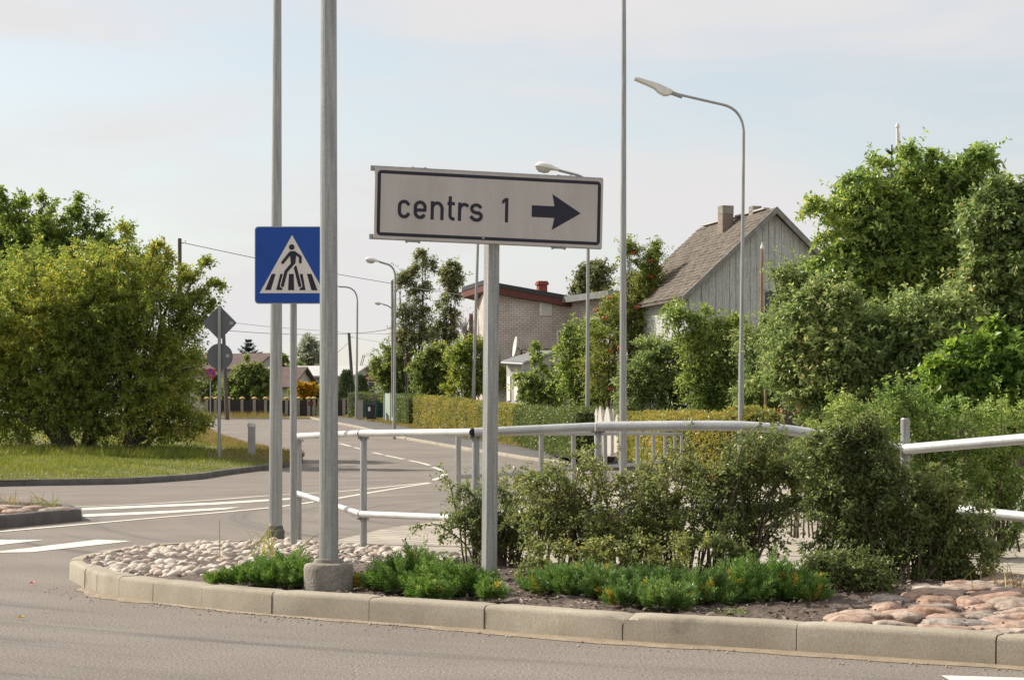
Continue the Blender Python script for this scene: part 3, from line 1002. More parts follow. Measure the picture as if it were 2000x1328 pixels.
peb_poly = [(-3.45, 15.2), (-3.38, 14.75), (-2.95, 14.1), (-2.45, 13.75), (-2.15, 14.0), (-1.75, 14.5), (-1.1, 14.8), (-.5, 15.1), (-.3, 15.7), (-.55, 16.1), (-1.1, 16.9), (-1.8, 17.85), (-2.3, 18.15), (-2.8, 18.0), (-3.2, 17.55), (-3.5, 16.9), (-3.58, 16.0)]
sp1 = scatter(1, peb_poly, .62, 1300, lambda x, y: .125, .026, .07)
sp1 += scatter(2, peb_poly, .42, 950, lambda x, y: .142, .024, .066)
V, T = stones(3, sp1, .14)
o = tri_mesh('pebbles', V, T, M['pebble'], smooth=True)
props(o, 'rounded pale and pink pebbles heaped on the tip of the island', kind='stuff')

# pink cobbles set beside the kerb on the right
cob = []
rng = np.random.default_rng(5)
for i in range(21):
    row = .13 + i * .195
    x = 1.60 + rng.uniform(-.08, .08) + row * .46
    while x < 5.6:
        a = rng.uniform(.08, .165)
        x += a
        yb = float(np.interp(x, [1.2, 1.9, 2.5, 3.3, 4.2, 5.6], [10.52, 10.10, 9.80, 9.38, 8.9, 8.22]))
        cob.append((x, yb + row + rng.uniform(-.04, .04), .132 + rng.uniform(-.012, .016) + .042 * min(1, row / 2), a * 1.05, .112 * rng.uniform(.85, 1.2), .037 * rng.uniform(.7, 1.3), rng.normal() * .2 - .45, rng.normal() * .09))
        x += a - .005
ICO_V, ICO_T = ico(3)
V, T = stones(6, cob, .26, .70, .10)
ICO_V, ICO_T = ico(2)
o = tri_mesh('cobble_paving', V, T, M['cobble'], smooth=True)
props(o, kind='structure')
# cobbles on the splitter island
cob = []
for i in range(9):
    for j in range(12):
        x = -6.45 - .1 * i + rng.uniform(-.05, .05) - .34 * i
        y = 24.9 + j * .36 + rng.uniform(-.08, .08)
        if y > 25.2 + (-6.2 - x) * .9 + 1.0 or y < 25.75 + (x + 6.2) * .55: continue
        cob.append((x, y, .125, .17 * rng.uniform(.8, 1.2), .19 * rng.uniform(.8, 1.2), .05 * rng.uniform(.7, 1.2), rng.uniform(0, 3), rng.normal() * .06))
V, T = stones(7, cob, .2, .9)
props(tri_mesh('splitter_cobbles', V, T, M['cobble'], smooth=True), kind='structure')

# grit, bits of bark and dead leaf lying along the kerb foot and on the road
rng = np.random.default_rng(19)
gp = []
for i in range(420):
    k = rng.integers(6, 100); a_, b_ = loop[k], loop[k + 1]
    q_ = (b_ - a_).normalized(); nn = Vector((-q_.y, q_.x, 0))
    if nn.y > 0 and k < 85: nn = -nn
    p_ = a_.lerp(b_, rng.random()) + nn * (.03 + .35 * rng.random() ** 3)
    gp.append((p_.x, p_.y, .006, *(rng.uniform(.004, .011, 2)), .004, rng.uniform(0, 3), 0))
for i in range(90):
    y = rng.uniform(9.2, 16); gp.append((rng.uniform(-.29, .29) * y, y, .003, *(rng.uniform(.003, .007, 2)), .003, 0, 0))
IV, IT = ICO_V, ICO_T
ICO_V, ICO_T = ico(1)
V, T = stones(20, gp, .3)
ICO_V, ICO_T = IV, IT
props(tri_mesh('road_grit', V, T, island_mat('grit', [(0, (.24, .20, .16)), (.5, (.36, .31, .25)), (.9, (.48, .43, .35)), (1, (.42, .30, .10))]), smooth=True), 'loose grit and bark crumbs lying along the kerb foot', kind='stuff')

# bark mulch chips
rng = np.random.default_rng(9)
n = 6500
ii, tt = rng.uniform(0, NB * .74, n), rng.uniform(0, .8, n)
b = np.array([bed_point(a, c) for a, c in zip(ii, tt)])
b[:, 2] += rng.uniform(0, .02, n)
d = rng.normal(size=(n, 3)); d[:, 2] *= .3
nn = rng.normal(size=(n, 3)) * .5; nn[:, 2] += 1
V, T = leaves(b, d, nn, rng.uniform(.02, .055, n), rng.uniform(.012, .026, n))
props(tri_mesh('bark_mulch', V, T, M['chips']), 'brown bark mulch spread over the island bed', kind='stuff')

X1, Y1, Z1 = Vector((1, 0, 0)), Vector((0, 1, 0)), Vector((0, 0, 1))


# ------------------------------------------------------------------ poles in the foreground
def arc_pts(a, b, c, n=10):
    return [a * (1 - t) ** 2 + b * (2 * t * (1 - t)) + c * t * t for t in [k / n for k in range(n + 1)]]


p = P(642, 1158, 12.65); base_z = p.z
t = thing('lamp_post', 'thick grey steel post standing in a round concrete block, nearest the kerb', 'post', p, 'tall galvanised posts on the traffic island')
mb = MB()
r = 48.5 * 12.65 / F
mb.lathe(p, [(r * 1.0, -.12), (r * 1.0, .165), (r * .985, .19), (r * .93, .203), (r * .62, .212), (r * .58, .235), (r * .47, .237)], 40)
mb.build('concrete_base', M['concrete'], t)
mb = MB()
mb.tube([p + Z1 * z for z in (.2, 2, 4, 7.6)], [.0665, .061, .055, .044], 16)
pl = mb.build('pole', M['galv'], t, smooth=20)
mb = MB()
mb.lathe(p + Z1 * 7.6, [(.046, 0), (.046, .03), (.02, .055)], 16)
mb.build('cap', M['galv_dark'], t)

p = P(538, 1050, 19.8); p.z = .13
t = thing('lamp_post', 'slimmer tapering grey steel post rising behind the blue crossing sign', 'post', p, 'tall galvanised posts on the traffic island')
mb = MB()
mb.lathe(p, [(.098, -.05), (.098, .05), (.085, .062), (.08, .10), (.074, .102)], 20)
mb.build('base_collar', M['kerb_grey'], t)
mb = MB()
mb.tube([p + Z1 * z + X1 * (z * .0035) for z in (.09, 2.2, 3.6, 6.4, 8.2)], [.0735, .064, .055, .041, .036], 16)
mb.build('pole', M['galv'], t, smooth=20)

p = P(1217, 982, 31.5); p.z = .06
t = thing('lamp_post', 'very tall thin grey post with a dark upper sleeve, standing behind the railing', 'post', p)
s_ = F / 31.5
mb = MB()
zt = HC + (HY - 131) / s_
mb.tube([p, p + Z1 * (zt * .5), Vector((p.x + .012, p.y, zt))], [.068, .056, .042], 14)
mb.build('pole', M['galv'], t)
mb = MB()
mb.tube([Vector((p.x + .012, p.y, zt - .3)), Vector((p.x + .01, p.y, zt + 2.0))], [.0435, .036], 14)
mb.build('sleeve', M['galv_dark'], t)


# ------------------------------------------------------------------ direction sign
def stroke2d(pts, w, rnd_caps=True, n=6):
    """outline quads of a thick poly-line in 2-D, one polygon per segment plus round joints"""
    polys = []
    for (a, b), (c, d) in zip(pts, pts[1:]):
        l = math.hypot(c - a, d - b) or 1e-6
        nx, ny = -(d - b) / l * w / 2, (c - a) / l * w / 2
        polys.append([(a + nx, b + ny), (a - nx, b - ny), (c - nx, d - ny), (c + nx, d + ny)])
    rng_ = range(len(pts)) if rnd_caps else range(1, len(pts) - 1)
    for i in rng_:
        a, b = pts[i]
        polys.append([(a + w / 2 * math.cos(2 * math.pi * k / 14), b + w / 2 * math.sin(2 * math.pi * k / 14)) for k in range(14)])
    return polys


def arc2(cx, cy, rx, ry, a0, a1, n=18):
    return [(cx + rx * math.cos(math.radians(a0 + (a1 - a0) * k / n)), cy + ry * math.sin(math.radians(a0 + (a1 - a0) * k / n))) for k in range(n + 1)]


def rrect(x0, y0, x1, y1, r, n=6):
    return arc2(x1 - r, y1 - r, r, r, 0, 90, n) + arc2(x0 + r, y1 - r, r, r, 90, 180, n) + arc2(x0 + r, y0 + r, r, r, 180, 270, n) + arc2(x1 - r, y0 + r, r, r, 270, 360, n)


class Board:
    """flat sign: 2-D drawing (units, y down) laid in thin films on a real board"""
    def __init__(s, o, u, v, unit):
        s.mb = MB(); s.o, s.u, s.v, s.k = o, u, v, unit
        s.n = u.cross(v).normalized()
        s.lay = 0.0

    def film(s, poly, mi, h, hb=0.0):
        q = [(a * s.k, -b * s.k) for a, b in poly]
        # make the winding counter-clockwise as seen from the front
        ar = sum(q[i][0] * q[(i + 1) % len(q)][1] - q[(i + 1) % len(q)][0] * q[i][1] for i in range(len(q)))
        if ar < 0: q = q[::-1]
        s.mb.plate(q, s.o, s.u, s.v, h, mi, back=hb)


def strokes(bd, pts, w, mi, h, caps=False):
    for k, q in enumerate(stroke2d(pts, w, caps)):
        bd.film(q, mi, h + .00006 * k, 0)


pp = P(955, 1136, 13.0); pp.z = .13
t = thing('direction_sign', 'white town centre direction sign with black arrow on a square steel post', 'sign', pp)
TL, TR, BL = P(733, 326, 12.72), P(1178.5, 350, 13.1), P(729, 465.5, 12.72)
u = (TR - TL).normalized(); v = (TL - BL); v = (v - u * v.dot(u)).normalized()
wid = (TR - TL).length; hei = (TL - BL).length
K = wid / 1715
bd = Board(TL, u, v, K)
Hh = hei / K
bd.film(rrect(0, 0, 1715, Hh, 6), 0, .0, -.022)
# black border
BW = 24
x0, y0, x1, y1 = 19, 21, 1706 - 8, Hh - 22
for q in ([(x0 + 30, y0), (x1 - 30, y0), (x1 - 30, y0 + BW), (x0 + 30, y0 + BW)], [(x0 + 30, y1 - BW), (x1 - 30, y1 - BW), (x1 - 30, y1), (x0 + 30, y1)],
          [(x0, y0 + 30), (x0 + BW, y0 + 30), (x0 + BW, y1 - 30), (x0, y1 - 30)], [(x1 - BW, y0 + 30), (x1, y0 + 30), (x1, y1 - 30), (x1 - BW, y1 - 30)]):
    bd.film(q, 1, .0012)
for cx, cy, a in ((x1 - 30, y1 - 30, 0), (x0 + 30, y1 - 30, 90), (x0 + 30, y0 + 30, 180), (x1 - 30, y0 + 30, 270)):
    o_ = arc2(cx, cy, 30, 30, a, a + 90, 8); i_ = arc2(cx, cy, 30 - BW, 30 - BW, a, a + 90, 8)
    for k in range(8): bd.film([o_[k], o_[k + 1], i_[k + 1], i_[k]], 1, .0012)
SW = 23.5
b0, xh = 362, 228             # baseline and x-height line (centre lines pulled in by half a stroke)
hs = SW / 2
yb, yt = b0 - hs, xh + hs
cy, ry = (yb + yt) / 2, (yb - yt) / 2
# c
strokes(bd, [(q[0], q[1]) for q in [(254, yt + 26)] + arc2(217, cy - 20, 34, ry - 20, -50, -90, 6) + arc2(217, cy - 20, 34, ry - 20, -90, -180, 8) + arc2(217, cy + 20, 34, ry - 20, 180, 90, 8) + arc2(217, cy + 20, 34, ry - 20, 90, 50, 6) + [(254, yb - 26)]], SW, 1, .0014)
# e
strokes(bd, [(300, cy + 2), (371, cy + 2)] + arc2(335.5, cy - 18, 35.5, ry - 18, 0, -180, 18) + arc2(335.5, cy + 18, 35.5, ry - 18, 180, 90, 9) + arc2(335.5, cy + 18, 35.5, ry - 18, 90, 48, 6) + [(366, yb - 22)], SW, 1, .0014)
# n
strokes(bd, [(425, b0), (425, xh)], SW, 1, .0014)
strokes(bd, [(425, cy - 14)] + arc2(461.5, cy - 12, 36, ry - 12, 180, 360, 16) + [(497.5, b0)], SW, 1, .0015)
# t
strokes(bd, [(557, 186), (557, b0 - 40)] + arc2(581, b0 - 38, 24, 38 - hs, 180, 90, 8) + [(591, b0 - hs)], SW, 1, .0014)
strokes(bd, [(537, xh + 11), (592, xh + 11)], SW, 1, .0016)
# r
strokes(bd, [(628, b0), (628, xh)], SW, 1, .0014)
strokes(bd, [(628, cy - 10)] + arc2(664, cy - 8, 36, ry - 8, 180, 290, 12) + [(692, yt + 14)], SW, 1, .0015)
# s
strokes(bd, [(789, yt + 22)] + arc2(752, yt + 28, 34, 28, -42, -180, 12) + arc2(752, yt + 28, 34, 28, 180, 108, 6) + [(764, cy + 4)] + arc2(756, yb - 28, 34, 28, -70, 90, 14) + arc2(756, yb - 28, 38, 28, 90, 140, 6) + [(711, yb - 26)], SW, 1, .0014)
# 1
strokes(bd, [(981, 356), (981, 178)], SW, 1, .0014)
bd.film([(992, 178), (969, 178), (946, 198), (946, 224), (980, 200)], 1, .0016)
# arrow
bd.film([(1171, 221), (1344, 221), (1344, 307), (1171, 307)], 1, .0014)
bd.film([(1343, 218), (1326, 132), (1546, 264)], 1, .0015)
bd.film([(1343, 311), (1546, 264), (1326, 396)], 1, .0016)
bd.film([(1343, 217), (1546, 264), (1343, 312)], 1, .0017)
# small scratch plate on the lower border
bd.film([(800, Hh - 44), (818, Hh - 44), (818, Hh - 30), (800, Hh - 30)], 2, .0019)
bd.mb.build('panel', [M['sign_grey'], M['sign_navy'], M['galv_dark']], t, smooth=0)
n_ = u.cross(v).normalized()
for yy_ in (.01, .97):
    mb = MB()
    c = TL + u * (wid / 2 - .012) - v * (hei * yy_) - n_ * .04
    mb.box(c, (wid + .03, .028, .034), (u, n_, v))
    mb.build('frame_rail', M['galv_dark'], t, smooth=0)
for a in (.19, .83):
    for yy_, sg in ((0, 1), (1, -1)):
        mb = MB()
        c = TL + u * (wid * (a - (.02 if yy_ else 0))) - v * (hei * yy_) + v * (.006 * sg) - n_ * .03
        mb.box(c, (.10, .03, .012), (u, n_, v))
        for q in (-.045, .045):
            mb.tube([c + u * q, c + u * q + v * (.012 * sg)], .008, 8)
        mb.build('clamp', M['galv_dark'], t, smooth=0)
yaw = math.radians(24)
ax = (Vector((math.cos(yaw), math.sin(yaw), 0)), Vector((-math.sin(yaw), math.cos(yaw), 0)), Z1)
mb = MB()
zt = TL.z - .04
cc = Vector((pp.x, pp.y + .075, 0))
lean = Vector((.022, 0, 0))
hw = .042
b4 = [Vector((cc.x, cc.y, .1)) + ax[0] * (i * hw) + ax[1] * (j * hw) for i, j in ((-1, -1), (1, -1), (1, 1), (-1, 1))]
t4 = [q + Vector((0, 0, zt - .1)) + lean for q in b4]
mb.hexa(b4, t4)
mb.build('post', M['galv'], t, smooth=0)
mb = MB()
mb.box((cc.x, cc.y, .145), (.25, .25, .05), ax)
mb.build('foot_slab', M['concrete'], t, smooth=0)

# ------------------------------------------------------------------ pedestrian crossing sign
pb = P(572, 1060, 17.4); pb.z = .13
t = thing('crossing_sign', 'blue square pedestrian crossing sign on a thin round post', 'sign', pb)
o = P(497.5, 442.5, 17.33)
K = .146 * 17.33 / F * 1000 / 970 * 1.0
bd = Board(o, X1, Z1, K)
bd.film(rrect(0, 0, 970, 1003, 48), 0, 0, -.012)
bd.film(rrect(11, 11, 959, 992, 42), 1, .0012)
ox, oy = 115, 150
q = lambda pts: [(a - ox, b - oy) for a, b in pts]
bd.film(q([(600, 262), (1022, 1015), (178, 1015)]), 2, .0024)
for poly in ([(335, 765), (388, 765), (325, 975), (250, 975)], [(447, 765), (487, 765), (475, 975), (393, 975)], [(560, 765), (622, 765), (628, 977), (547, 977)],
             [(705, 765), (738, 765), (775, 977), (697, 977)], [(793, 765), (853, 765), (930, 979), (852, 979)]):
    bd.film(q(poly), 3, .0034)
for wd, mi, h in ((62, 2, .0044), (42, 3, .0056)):
    strokes(bd, q([(613, 628), (522, 735), (475, 918)]), wd, mi, h, True)
    strokes(bd, q([(640, 672), (702, 918)]), wd, mi, h, True)
bd.film(q([(628, 655), (655, 600), (652, 650), (615, 690), (607, 684)]), 2, .0068)
bd.film(q([(568, 490), (600, 470), (632, 470), (655, 492), (650, 560), (643, 632), (618, 652), (586, 640), (578, 560)]), 3, .0075)
strokes(bd, q([(580, 492), (478, 618)]), 37, 3, .0078, True)
strokes(bd, q([(632, 488), (708, 545), (707, 614)]), 34, 3, .0078, True)
bd.film(q([(596 + 36 * math.cos(a * .2618), 418 + 36 * math.sin(a * .2618)) for a in range(24)]), 3, .0076)
bd.mb.build('sign_board', [M['galv'], M['sign_blue'], M['sign_white'], M['sign_navy']], t, smooth=0)
mb = MB()
mb.tube([(pb.x, pb.y + .04, .08), (pb.x, pb.y + .04, o.z - .03)], .033, 14)
mb.build('post', M['galv'], t)
for dz in (.12, .55):
    mb = MB()
    mb.lathe((pb.x, pb.y + .04, o.z - dz), [(.037, 0), (.037, .03)], 14)
    mb.box((pb.x, pb.y - .005, o.z - dz + .015), (.09, .04, .03))
    mb.build('bracket', M['galv_dark'], t, smooth=0)

# ------------------------------------------------------------------ railings
rk = thing('tube_railing', 'galvanised two-rail tube railing running round behind the shrubs', 'railing', P(583, 1058, 18.4))
RP = {'A': (583, 852, 18.6), 'B': (710, 846, 17.0), 'C': (929, 844, 15.2), 'D': (1168, 833, 15.2), 'E': (1447, 832, 15.0), 'E2': (1600, 848, 15.0), 'F': (1768, 877, 14.8), 'Gg': (2130, 846, 13.4)}
top = {k: P(*v_) for k, v_ in RP.items()}
low = {'A': P(583, 962, 18.6), 'B': P(710, 1003, 17.0), 'C': P(929, 1012, 15.2), 'D': P(1168, 1000, 15.2), 'E': P(1447, 990, 15.0), 'E2': P(1600, 980, 15.0), 'F': P(1768, 984, 14.8), 'Gg': P(2130, 1022, 13.4)}
RR = .032
up_ = Vector((0, 0, 0))
front_off = Vector((-.02, -.065, 0))
for lev, nm in ((top, 'top_rail'), (low, 'lower_rail')):
    for seg in (['A', 'B'], ['B', 'C'], ['C', 'D'], ['D', 'E', 'E2', 'F'], ['F', 'Gg']):
        pts = [lev[k] + front_off for k in seg]
        d0 = (pts[1] - pts[0]).normalized(); d1 = (pts[-1] - pts[-2]).normalized()
        pts[0] = pts[0] + d0 * .012; pts[-1] = pts[-1] - d1 * .012
        if len(pts) > 2: pts = smooth_path(pts, 5)
        mb = MB()
        rb_ = {'A': .031, 'B': .032, 'C': .036, 'D': .042, 'F': .042}[seg[0]]
        mb.tube(pts, rb_ if nm == 'top_rail' else rb_ * .95, 14, capmi=1)
        mb.build(nm, [M['galv_rail'], M['cut']], rk)
for k in ('A', 'B', 'C', 'D', 'F', 'Gg'):
    b = top[k]
    mb = MB()
    zt = b.z + (.25 if k == 'F' else .03)
    zl = .08
    mb.tube([(b.x, b.y, zl), (b.x, b.y, zt - .012), (b.x, b.y, zt)], [.037 if k == 'F' else .032] * 2 + [.028], 14)
    po = mb.build('post', M['galv'], rk)
    for lev in (top, low):
        c = lev[k]
        mb = MB()
        for zz in (-.042,):
            mb.lathe((c.x, c.y, c.z + zz - .02), [(.037, 0), (.037, .028)], 14)
            for sx in (-.045, .045):
                mb.tube([(c.x + sx, c.y - .06, c.z + zz), (c.x + sx, c.y + .0, c.z + zz)], .009, 8)
                mb.lathe((c.x + sx, c.y - .062, c.z + zz - .01), [(.013, 0), (.013, .02)], 6)
        mb.build('clamp', M['galv'], po, smooth=20)

# second railing, further off along the road
far = [(895, 24.0), (1057, 26.6), (1120, 29.2), (1182, 31.8), (1245, 34.4), (1276, 37.0), (1299, 39.5), (1318, 42), (1331, 44.5)]
tp = [P(x, 850, y) for x, y in far]
for q_ in tp: q_.z = HC + .03
rk2 = thing('tube_railing', 'grey railing with close-set posts, seen through the nearer railing beside the road', 'railing', (tp[0].x, tp[0].y, .06))
mb = MB(); mb.tube([q_ + Vector((.0, 0, .0)) for q_ in tp], .035, 10); mb.build('top_rail', M['galv'], rk2)
mb = MB(); mb.tube([Vector((q_.x, q_.y - .05, .66)) for q_ in tp], .03, 10); mb.build('lower_rail', M['galv'], rk2)
for q_ in tp:
    mb = MB(); mb.tube([(q_.x, q_.y, .04), (q_.x, q_.y, q_.z)], .037, 10); mb.build('post', M['galv'], rk2)


# ------------------------------------------------------------------ street lamps
def lamp_head_bulb(mb_h, mb_g, tip, back, s):
    """old lantern: rounded white housing over a glass bowl; tip and back are its two ends"""
    d = (back - tip); l = d.length; d.normalize()
    side = d.cross(Z1).normalized(); upv = side.cross(d).normalized()
    prof = [(0, .02, .01), (.06, .36, .26), (.2, .52, .42), (.45, .56, .46), (.7, .5, .36), (.82, .34, .26), (1.0, .26, .22)]
    n = 14; base = len(mb_h.v)
    for x, hw_, hh in prof:
        for k in range(n):
            a = math.pi * 2 * k / n
            y, z = math.cos(a), math.sin(a)
            zz = z * hh * (1.0 if z > 0 else .35)
            mb_h.v.append(tuple(tip + d * (x * l) + side * (y * hw_ * s) + upv * (zz * s)))
    for i in range(len(prof) - 1):
        for k in range(n):
            a = base + i * n + k; b = base + i * n + (k + 1) % n
            mb_h.f.append((a, b, b + n, a + n)); mb_h.m.append(0)
    mb_h.f.append(tuple(base + k for k in range(n))[::-1]); mb_h.m.append(0)
    mb_h.f.append(tuple(base + (len(prof) - 1) * n + k for k in range(n))); mb_h.m.append(0)
    base = len(mb_g.v)
    pr = [(.08, .2, .1), (.2, .4, .32), (.42, .44, .36), (.6, .36, .26), (.66, .2, .1)]
    for x, hw_, hh in pr:
        for k in range(n):
            a = math.pi * 2 * k / n
            mb_g.v.append(tuple(tip + d * (x * l) + side * (math.cos(a) * hw_ * s) + upv * ((math.sin(a) * hh - .12) * s)))
    for i in range(len(pr) - 1):
        for k in range(n):
            a = base + i * n + k; b = base + i * n + (k + 1) % n
            mb_g.f.append((a, b, b + n, a + n)); mb_g.m.append(0)


def street_lamp(label, foot, bend0, bend1, bend2, arm_end, tip, Y, r0, r1, led=False, group='street lamps along the road', pole_end=None):
    ft = P(foot[0], foot[1], Y)
    t = thing('street_lamp', label, 'street lamp', ft, group)
    A, B, C, E, Tp = P(*bend0, Y), P(*bend1, Y), P(*bend2, Y), P(*arm_end, Y), P(*tip, Y)
    pts = [ft, ft.lerp(A, .33), ft.lerp(A, .34), A]
    mb = MB()
    mb.tube(pts, [r0, r0 * .92, (r0 + r1) / 2 * 1.0, r1], 12)
    mb.build('pole', M['galv'], t)
    mb = MB()
    mb.tube([A - Z1 * .02] + arc_pts(A, B, C, 12) + [E], r1 * .92, 10)
    mb.build('arm', M['galv_dark'], t)
    mh, mg = MB(), MB()
    if led:
        d = (E - Tp); l = d.length; d.normalize()
        side = Y1; upv = Vector((-d.z, 0, d.x))
        if upv.z < 0: upv = -upv
        top_ = [(0.0, .035), (.1, .06), (.6, .085), (1.0, .05)]
        bot_ = [(0.0, .0), (.35, -.02), (.55, -.04), (.68, -.10), (.84, -.125), (.93, -.085), (1.0, -.03)]
        poly = [(x * l, z) for x, z in bot_] + [(x * l, z) for x, z in top_[::-1]]
        mh.plate(poly, Tp - Y1 * .0, d, upv, .14, back=-.14)
        mh.build('lamp_head', M['lamp_white'], t, smooth=30)
        mg.tube([E - d * .02, E + d * .28], r1 * 1.5, 10)
        mg.build('spigot', M['galv'], t)
    else:
        lamp_head_bulb(mh, mg, Tp, E, (E - Tp).length * .48)
        h = mh.build('lamp_head', M['lamp_white'], t, smooth=50)
        mg.build('glass_bowl', M['glass'], h, smooth=50)
    return t


street_lamp('street lamp with long bent arm and slim head before the grey wooden house', (1446, 905), (1452.5, 258), (1450, 214), (1412, 205), (1312, 182), (1239, 156), 46.0, .075, .036, led=True)
street_lamp('street lamp with a white bowl head peeping over the direction sign', (1147, 876), (1149, 372), (1150, 349), (1126, 342), (1091, 333), (1044, 324), 60.0, .075, .048)
street_lamp('street lamp with a white bowl head beside the pale green board fence', (770, 866), (772, 541), (771, 519), (754, 515.5), (741, 511.5), (713, 506.5), 90.0, .085, .055)
ft = P(923, 840, 99)
t = thing('street_lamp', 'leaning lamp pole behind the golden hedge, topped out of sight by the sign', 'street lamp', ft, 'street lamps along the road')
mb = MB()
mb.tube([ft, P(928, 650, 99), P(933.5, 470, 99), P(935.5, 405, 99)], [.11, .09, .07, .065], 12); mb.build('pole', M['galv'], t)
E = P(905, 388, 99)
mb = MB(); mb.tube([P(935.5, 405, 99)] + arc_pts(P(935.5, 405, 99), P(935, 391, 99), P(920, 389, 99)) + [E], .06, 8); mb.build('arm', M['galv_dark'], t)
mh, mg = MB(), MB(); lamp_head_bulb(mh, mg, P(888, 386, 99), E, .18)
h = mh.build('lamp_head', M['lamp_white'], t); mg.build('glass_bowl', M['glass'], h)
street_lamp('street lamp with curved arm reaching behind the thick post, by the grey gate wall', (696, 817), (698, 590), (698, 561), (672, 560.5), (662, 560), (645, 557), 120.0, .09, .055)
ft = P(768, 815, 112)
t = thing('street_lamp', 'small lamp with white bowl head on a concrete pole at the tall dark trees', 'street lamp', ft, 'street lamps along the road')
mb = MB(); mb.tube([ft, P(766, 548, 112)], [.12, .08], 10); mb.build('pole', M['concrete'], t)
mb = MB(); mb.tube([P(766.5, 603, 112), P(757, 597, 112), P(748, 594.5, 112)], .04, 8); mb.build('arm', M['galv_dark'], t)
mh, mg = MB(), MB(); lamp_head_bulb(mh, mg, P(731, 591, 112), P(749, 594.5, 112), .24)
h = mh.build('lamp_head', M['lamp_white'], t); mg.build('glass_bowl', M['glass'], h)


# ------------------------------------------------------------------ signs and bollard on the lawn
def lawn_at(px, Y):
    x = (px - 1000) * Y / F
    return Vector((x, Y, lawn_z(x, Y)))


Ys = 60.0
b = P(428, 894, Ys)
t = thing('road_sign', 'backs of a diamond sign and a round sign on one thin post on the lawn', 'road sign', b)
mb = MB(); mb.tube([b - Z1 * .3, P(428.5, 597.5, Ys)], .055, 12); mb.build('post', M['galv'], t)
mb = MB(); c = P(428, 630.5, Ys) + Y1 * .08; s_ = 33.5 * Ys / F
mb.plate([(q_[0] * .7071 - q_[1] * .7071, q_[0] * .7071 + q_[1] * .7071) for q_ in rrect(-s_ * .72, -s_ * .72, s_ * .72, s_ * .72, .06)], c, X1, Z1, .012, back=-.012)
d_ = mb.build('diamond_board', M['sign_back'], t, smooth=0)
mb = MB(); mb.plate(rrect(.33, -.05, .44, .05, .01), c, X1, Z1, .016, back=.0125); mb.build('sticker', M['sticker'], d_, smooth=0)
mb = MB(); c = P(428.5, 696, Ys) + Y1 * .08; r_ = 25.5 * Ys / F
mb.plate([(r_ * math.cos(a * .157), r_ * math.sin(a * .157)) for a in range(40)], c, X1, Z1, .012, back=-.012)
d_ = mb.build('round_board', M['sign_back'], t, smooth=0)
mb = MB(); mb.plate(rrect(.20, -.03, .31, .08, .01), c, X1, Z1, .016, back=.0125); mb.build('sticker', M['sticker'], d_, smooth=0)

b = P(491.5, 899, 63.0)
t = thing('bollard', 'squat grey concrete bollard with a pale cap at the lawn edge', 'bollard', b)
mb = MB(); s_ = 6.6 * 63 / F
mb.hexa([b + Vector((i * s_, j * s_, -.2)) for i, j in ((-1, -1), (1, -1), (1, 1), (-1, 1))], [b + Vector((i * s_ * .98, j * s_ * .98, 1.14)) for i, j in ((-1, -1), (1, -1), (1, 1), (-1, 1))])
mb.build('shaft', M['stucco'], t, smooth=0)
mb = MB(); mb.lathe(b + Z1 * 1.14, [(s_ * 1.3, 0), (s_ * 1.3, .07), (s_ * 1.1, .13), (s_ * .4, .165)], 20); mb.build('cap', M['stucco_white'], t)

b = P(411, 812, 122)
t = thing('road_sign', 'small round blue no-stopping sign with red cross, in front of the dark fence', 'road sign', b)
mb = MB(); mb.tube([b - Z1 * .3, P(411, 722, 122)], .035, 8); mb.build('post', M['galv'], t)
bd = Board(P(411, 729.5, 122) - Y1 * .06, X1, Z1, .34 / 10)
cir = lambda r_: [(r_ * math.cos(a * .2618), r_ * math.sin(a * .2618)) for a in range(24)]
bd.film(cir(10.5), 0, .0, -.02); bd.film(cir(8.2), 1, .01)
bd.film([(-6.5, -5), (-5, -6.5), (6.5, 5), (5, 6.5)], 0, .02); bd.film([(6.5, -5), (5, -6.5), (-6.5, 5), (-5, 6.5)], 0, .024)
bd.mb.build('sign_board', [M['red'], M['rblue']], t, smooth=0)

b = P(719, 790, 140)
t = thing('road_sign', 'little red arrow sign on a thin pole in front of the far white house', 'road sign', b)
mb = MB(); mb.tube([b, P(719.5, 735, 140)], .04, 8); mb.build('post', M['galv'], t)
bd = Board(P(713, 734, 140) - Y1 * .07, X1, Z1, 140 / F)
bd.film([(0, 3.5), (3, 0), (11, 0), (11, 7.5), (3, 7.5)], 0, 0, -.03); bd.film([(2.2, 3.6), (4, 2.2), (4, 3.1), (9, 3.1), (9, 4.6), (4, 4.6), (4, 5.4)], 1, .012)
bd.mb.build('sign_board', [M['red'], M['paper']], t, smooth=0)

# ------------------------------------------------------------------ utility poles and cables
def wood_pole(label, foot, topp, Y, r, cross=False):
    b = P(*foot, Y)
    t = thing('utility_pole', label, 'utility pole', b, 'wooden utility poles')
    mb = MB(); mb.tube([b - Z1 * .5, P(*topp, Y)], [r, r * .8], 10); mb.build('pole', M['wood_pole'], t)
    mb = MB(); c = P(topp[0] + 3, topp[1] + 9, Y)
    mb.tube([c - X1 * .02, c + X1 * .18, c + X1 * .18 + Z1 * .12], .03, 6); mb.build('insulator', M['lamp_white'], t)
    return t


wood_pole('wooden utility pole standing up out of the big bush', (352, 860), (351, 466), 82, .105)
wood_pole('brown utility pole leaning behind the diamond sign', (444, 815), (436, 640), 124, .15)
wood_pole('dark leaning utility pole left of the two dark conical thujas', (692, 800), (681.5, 650), 150, .15)


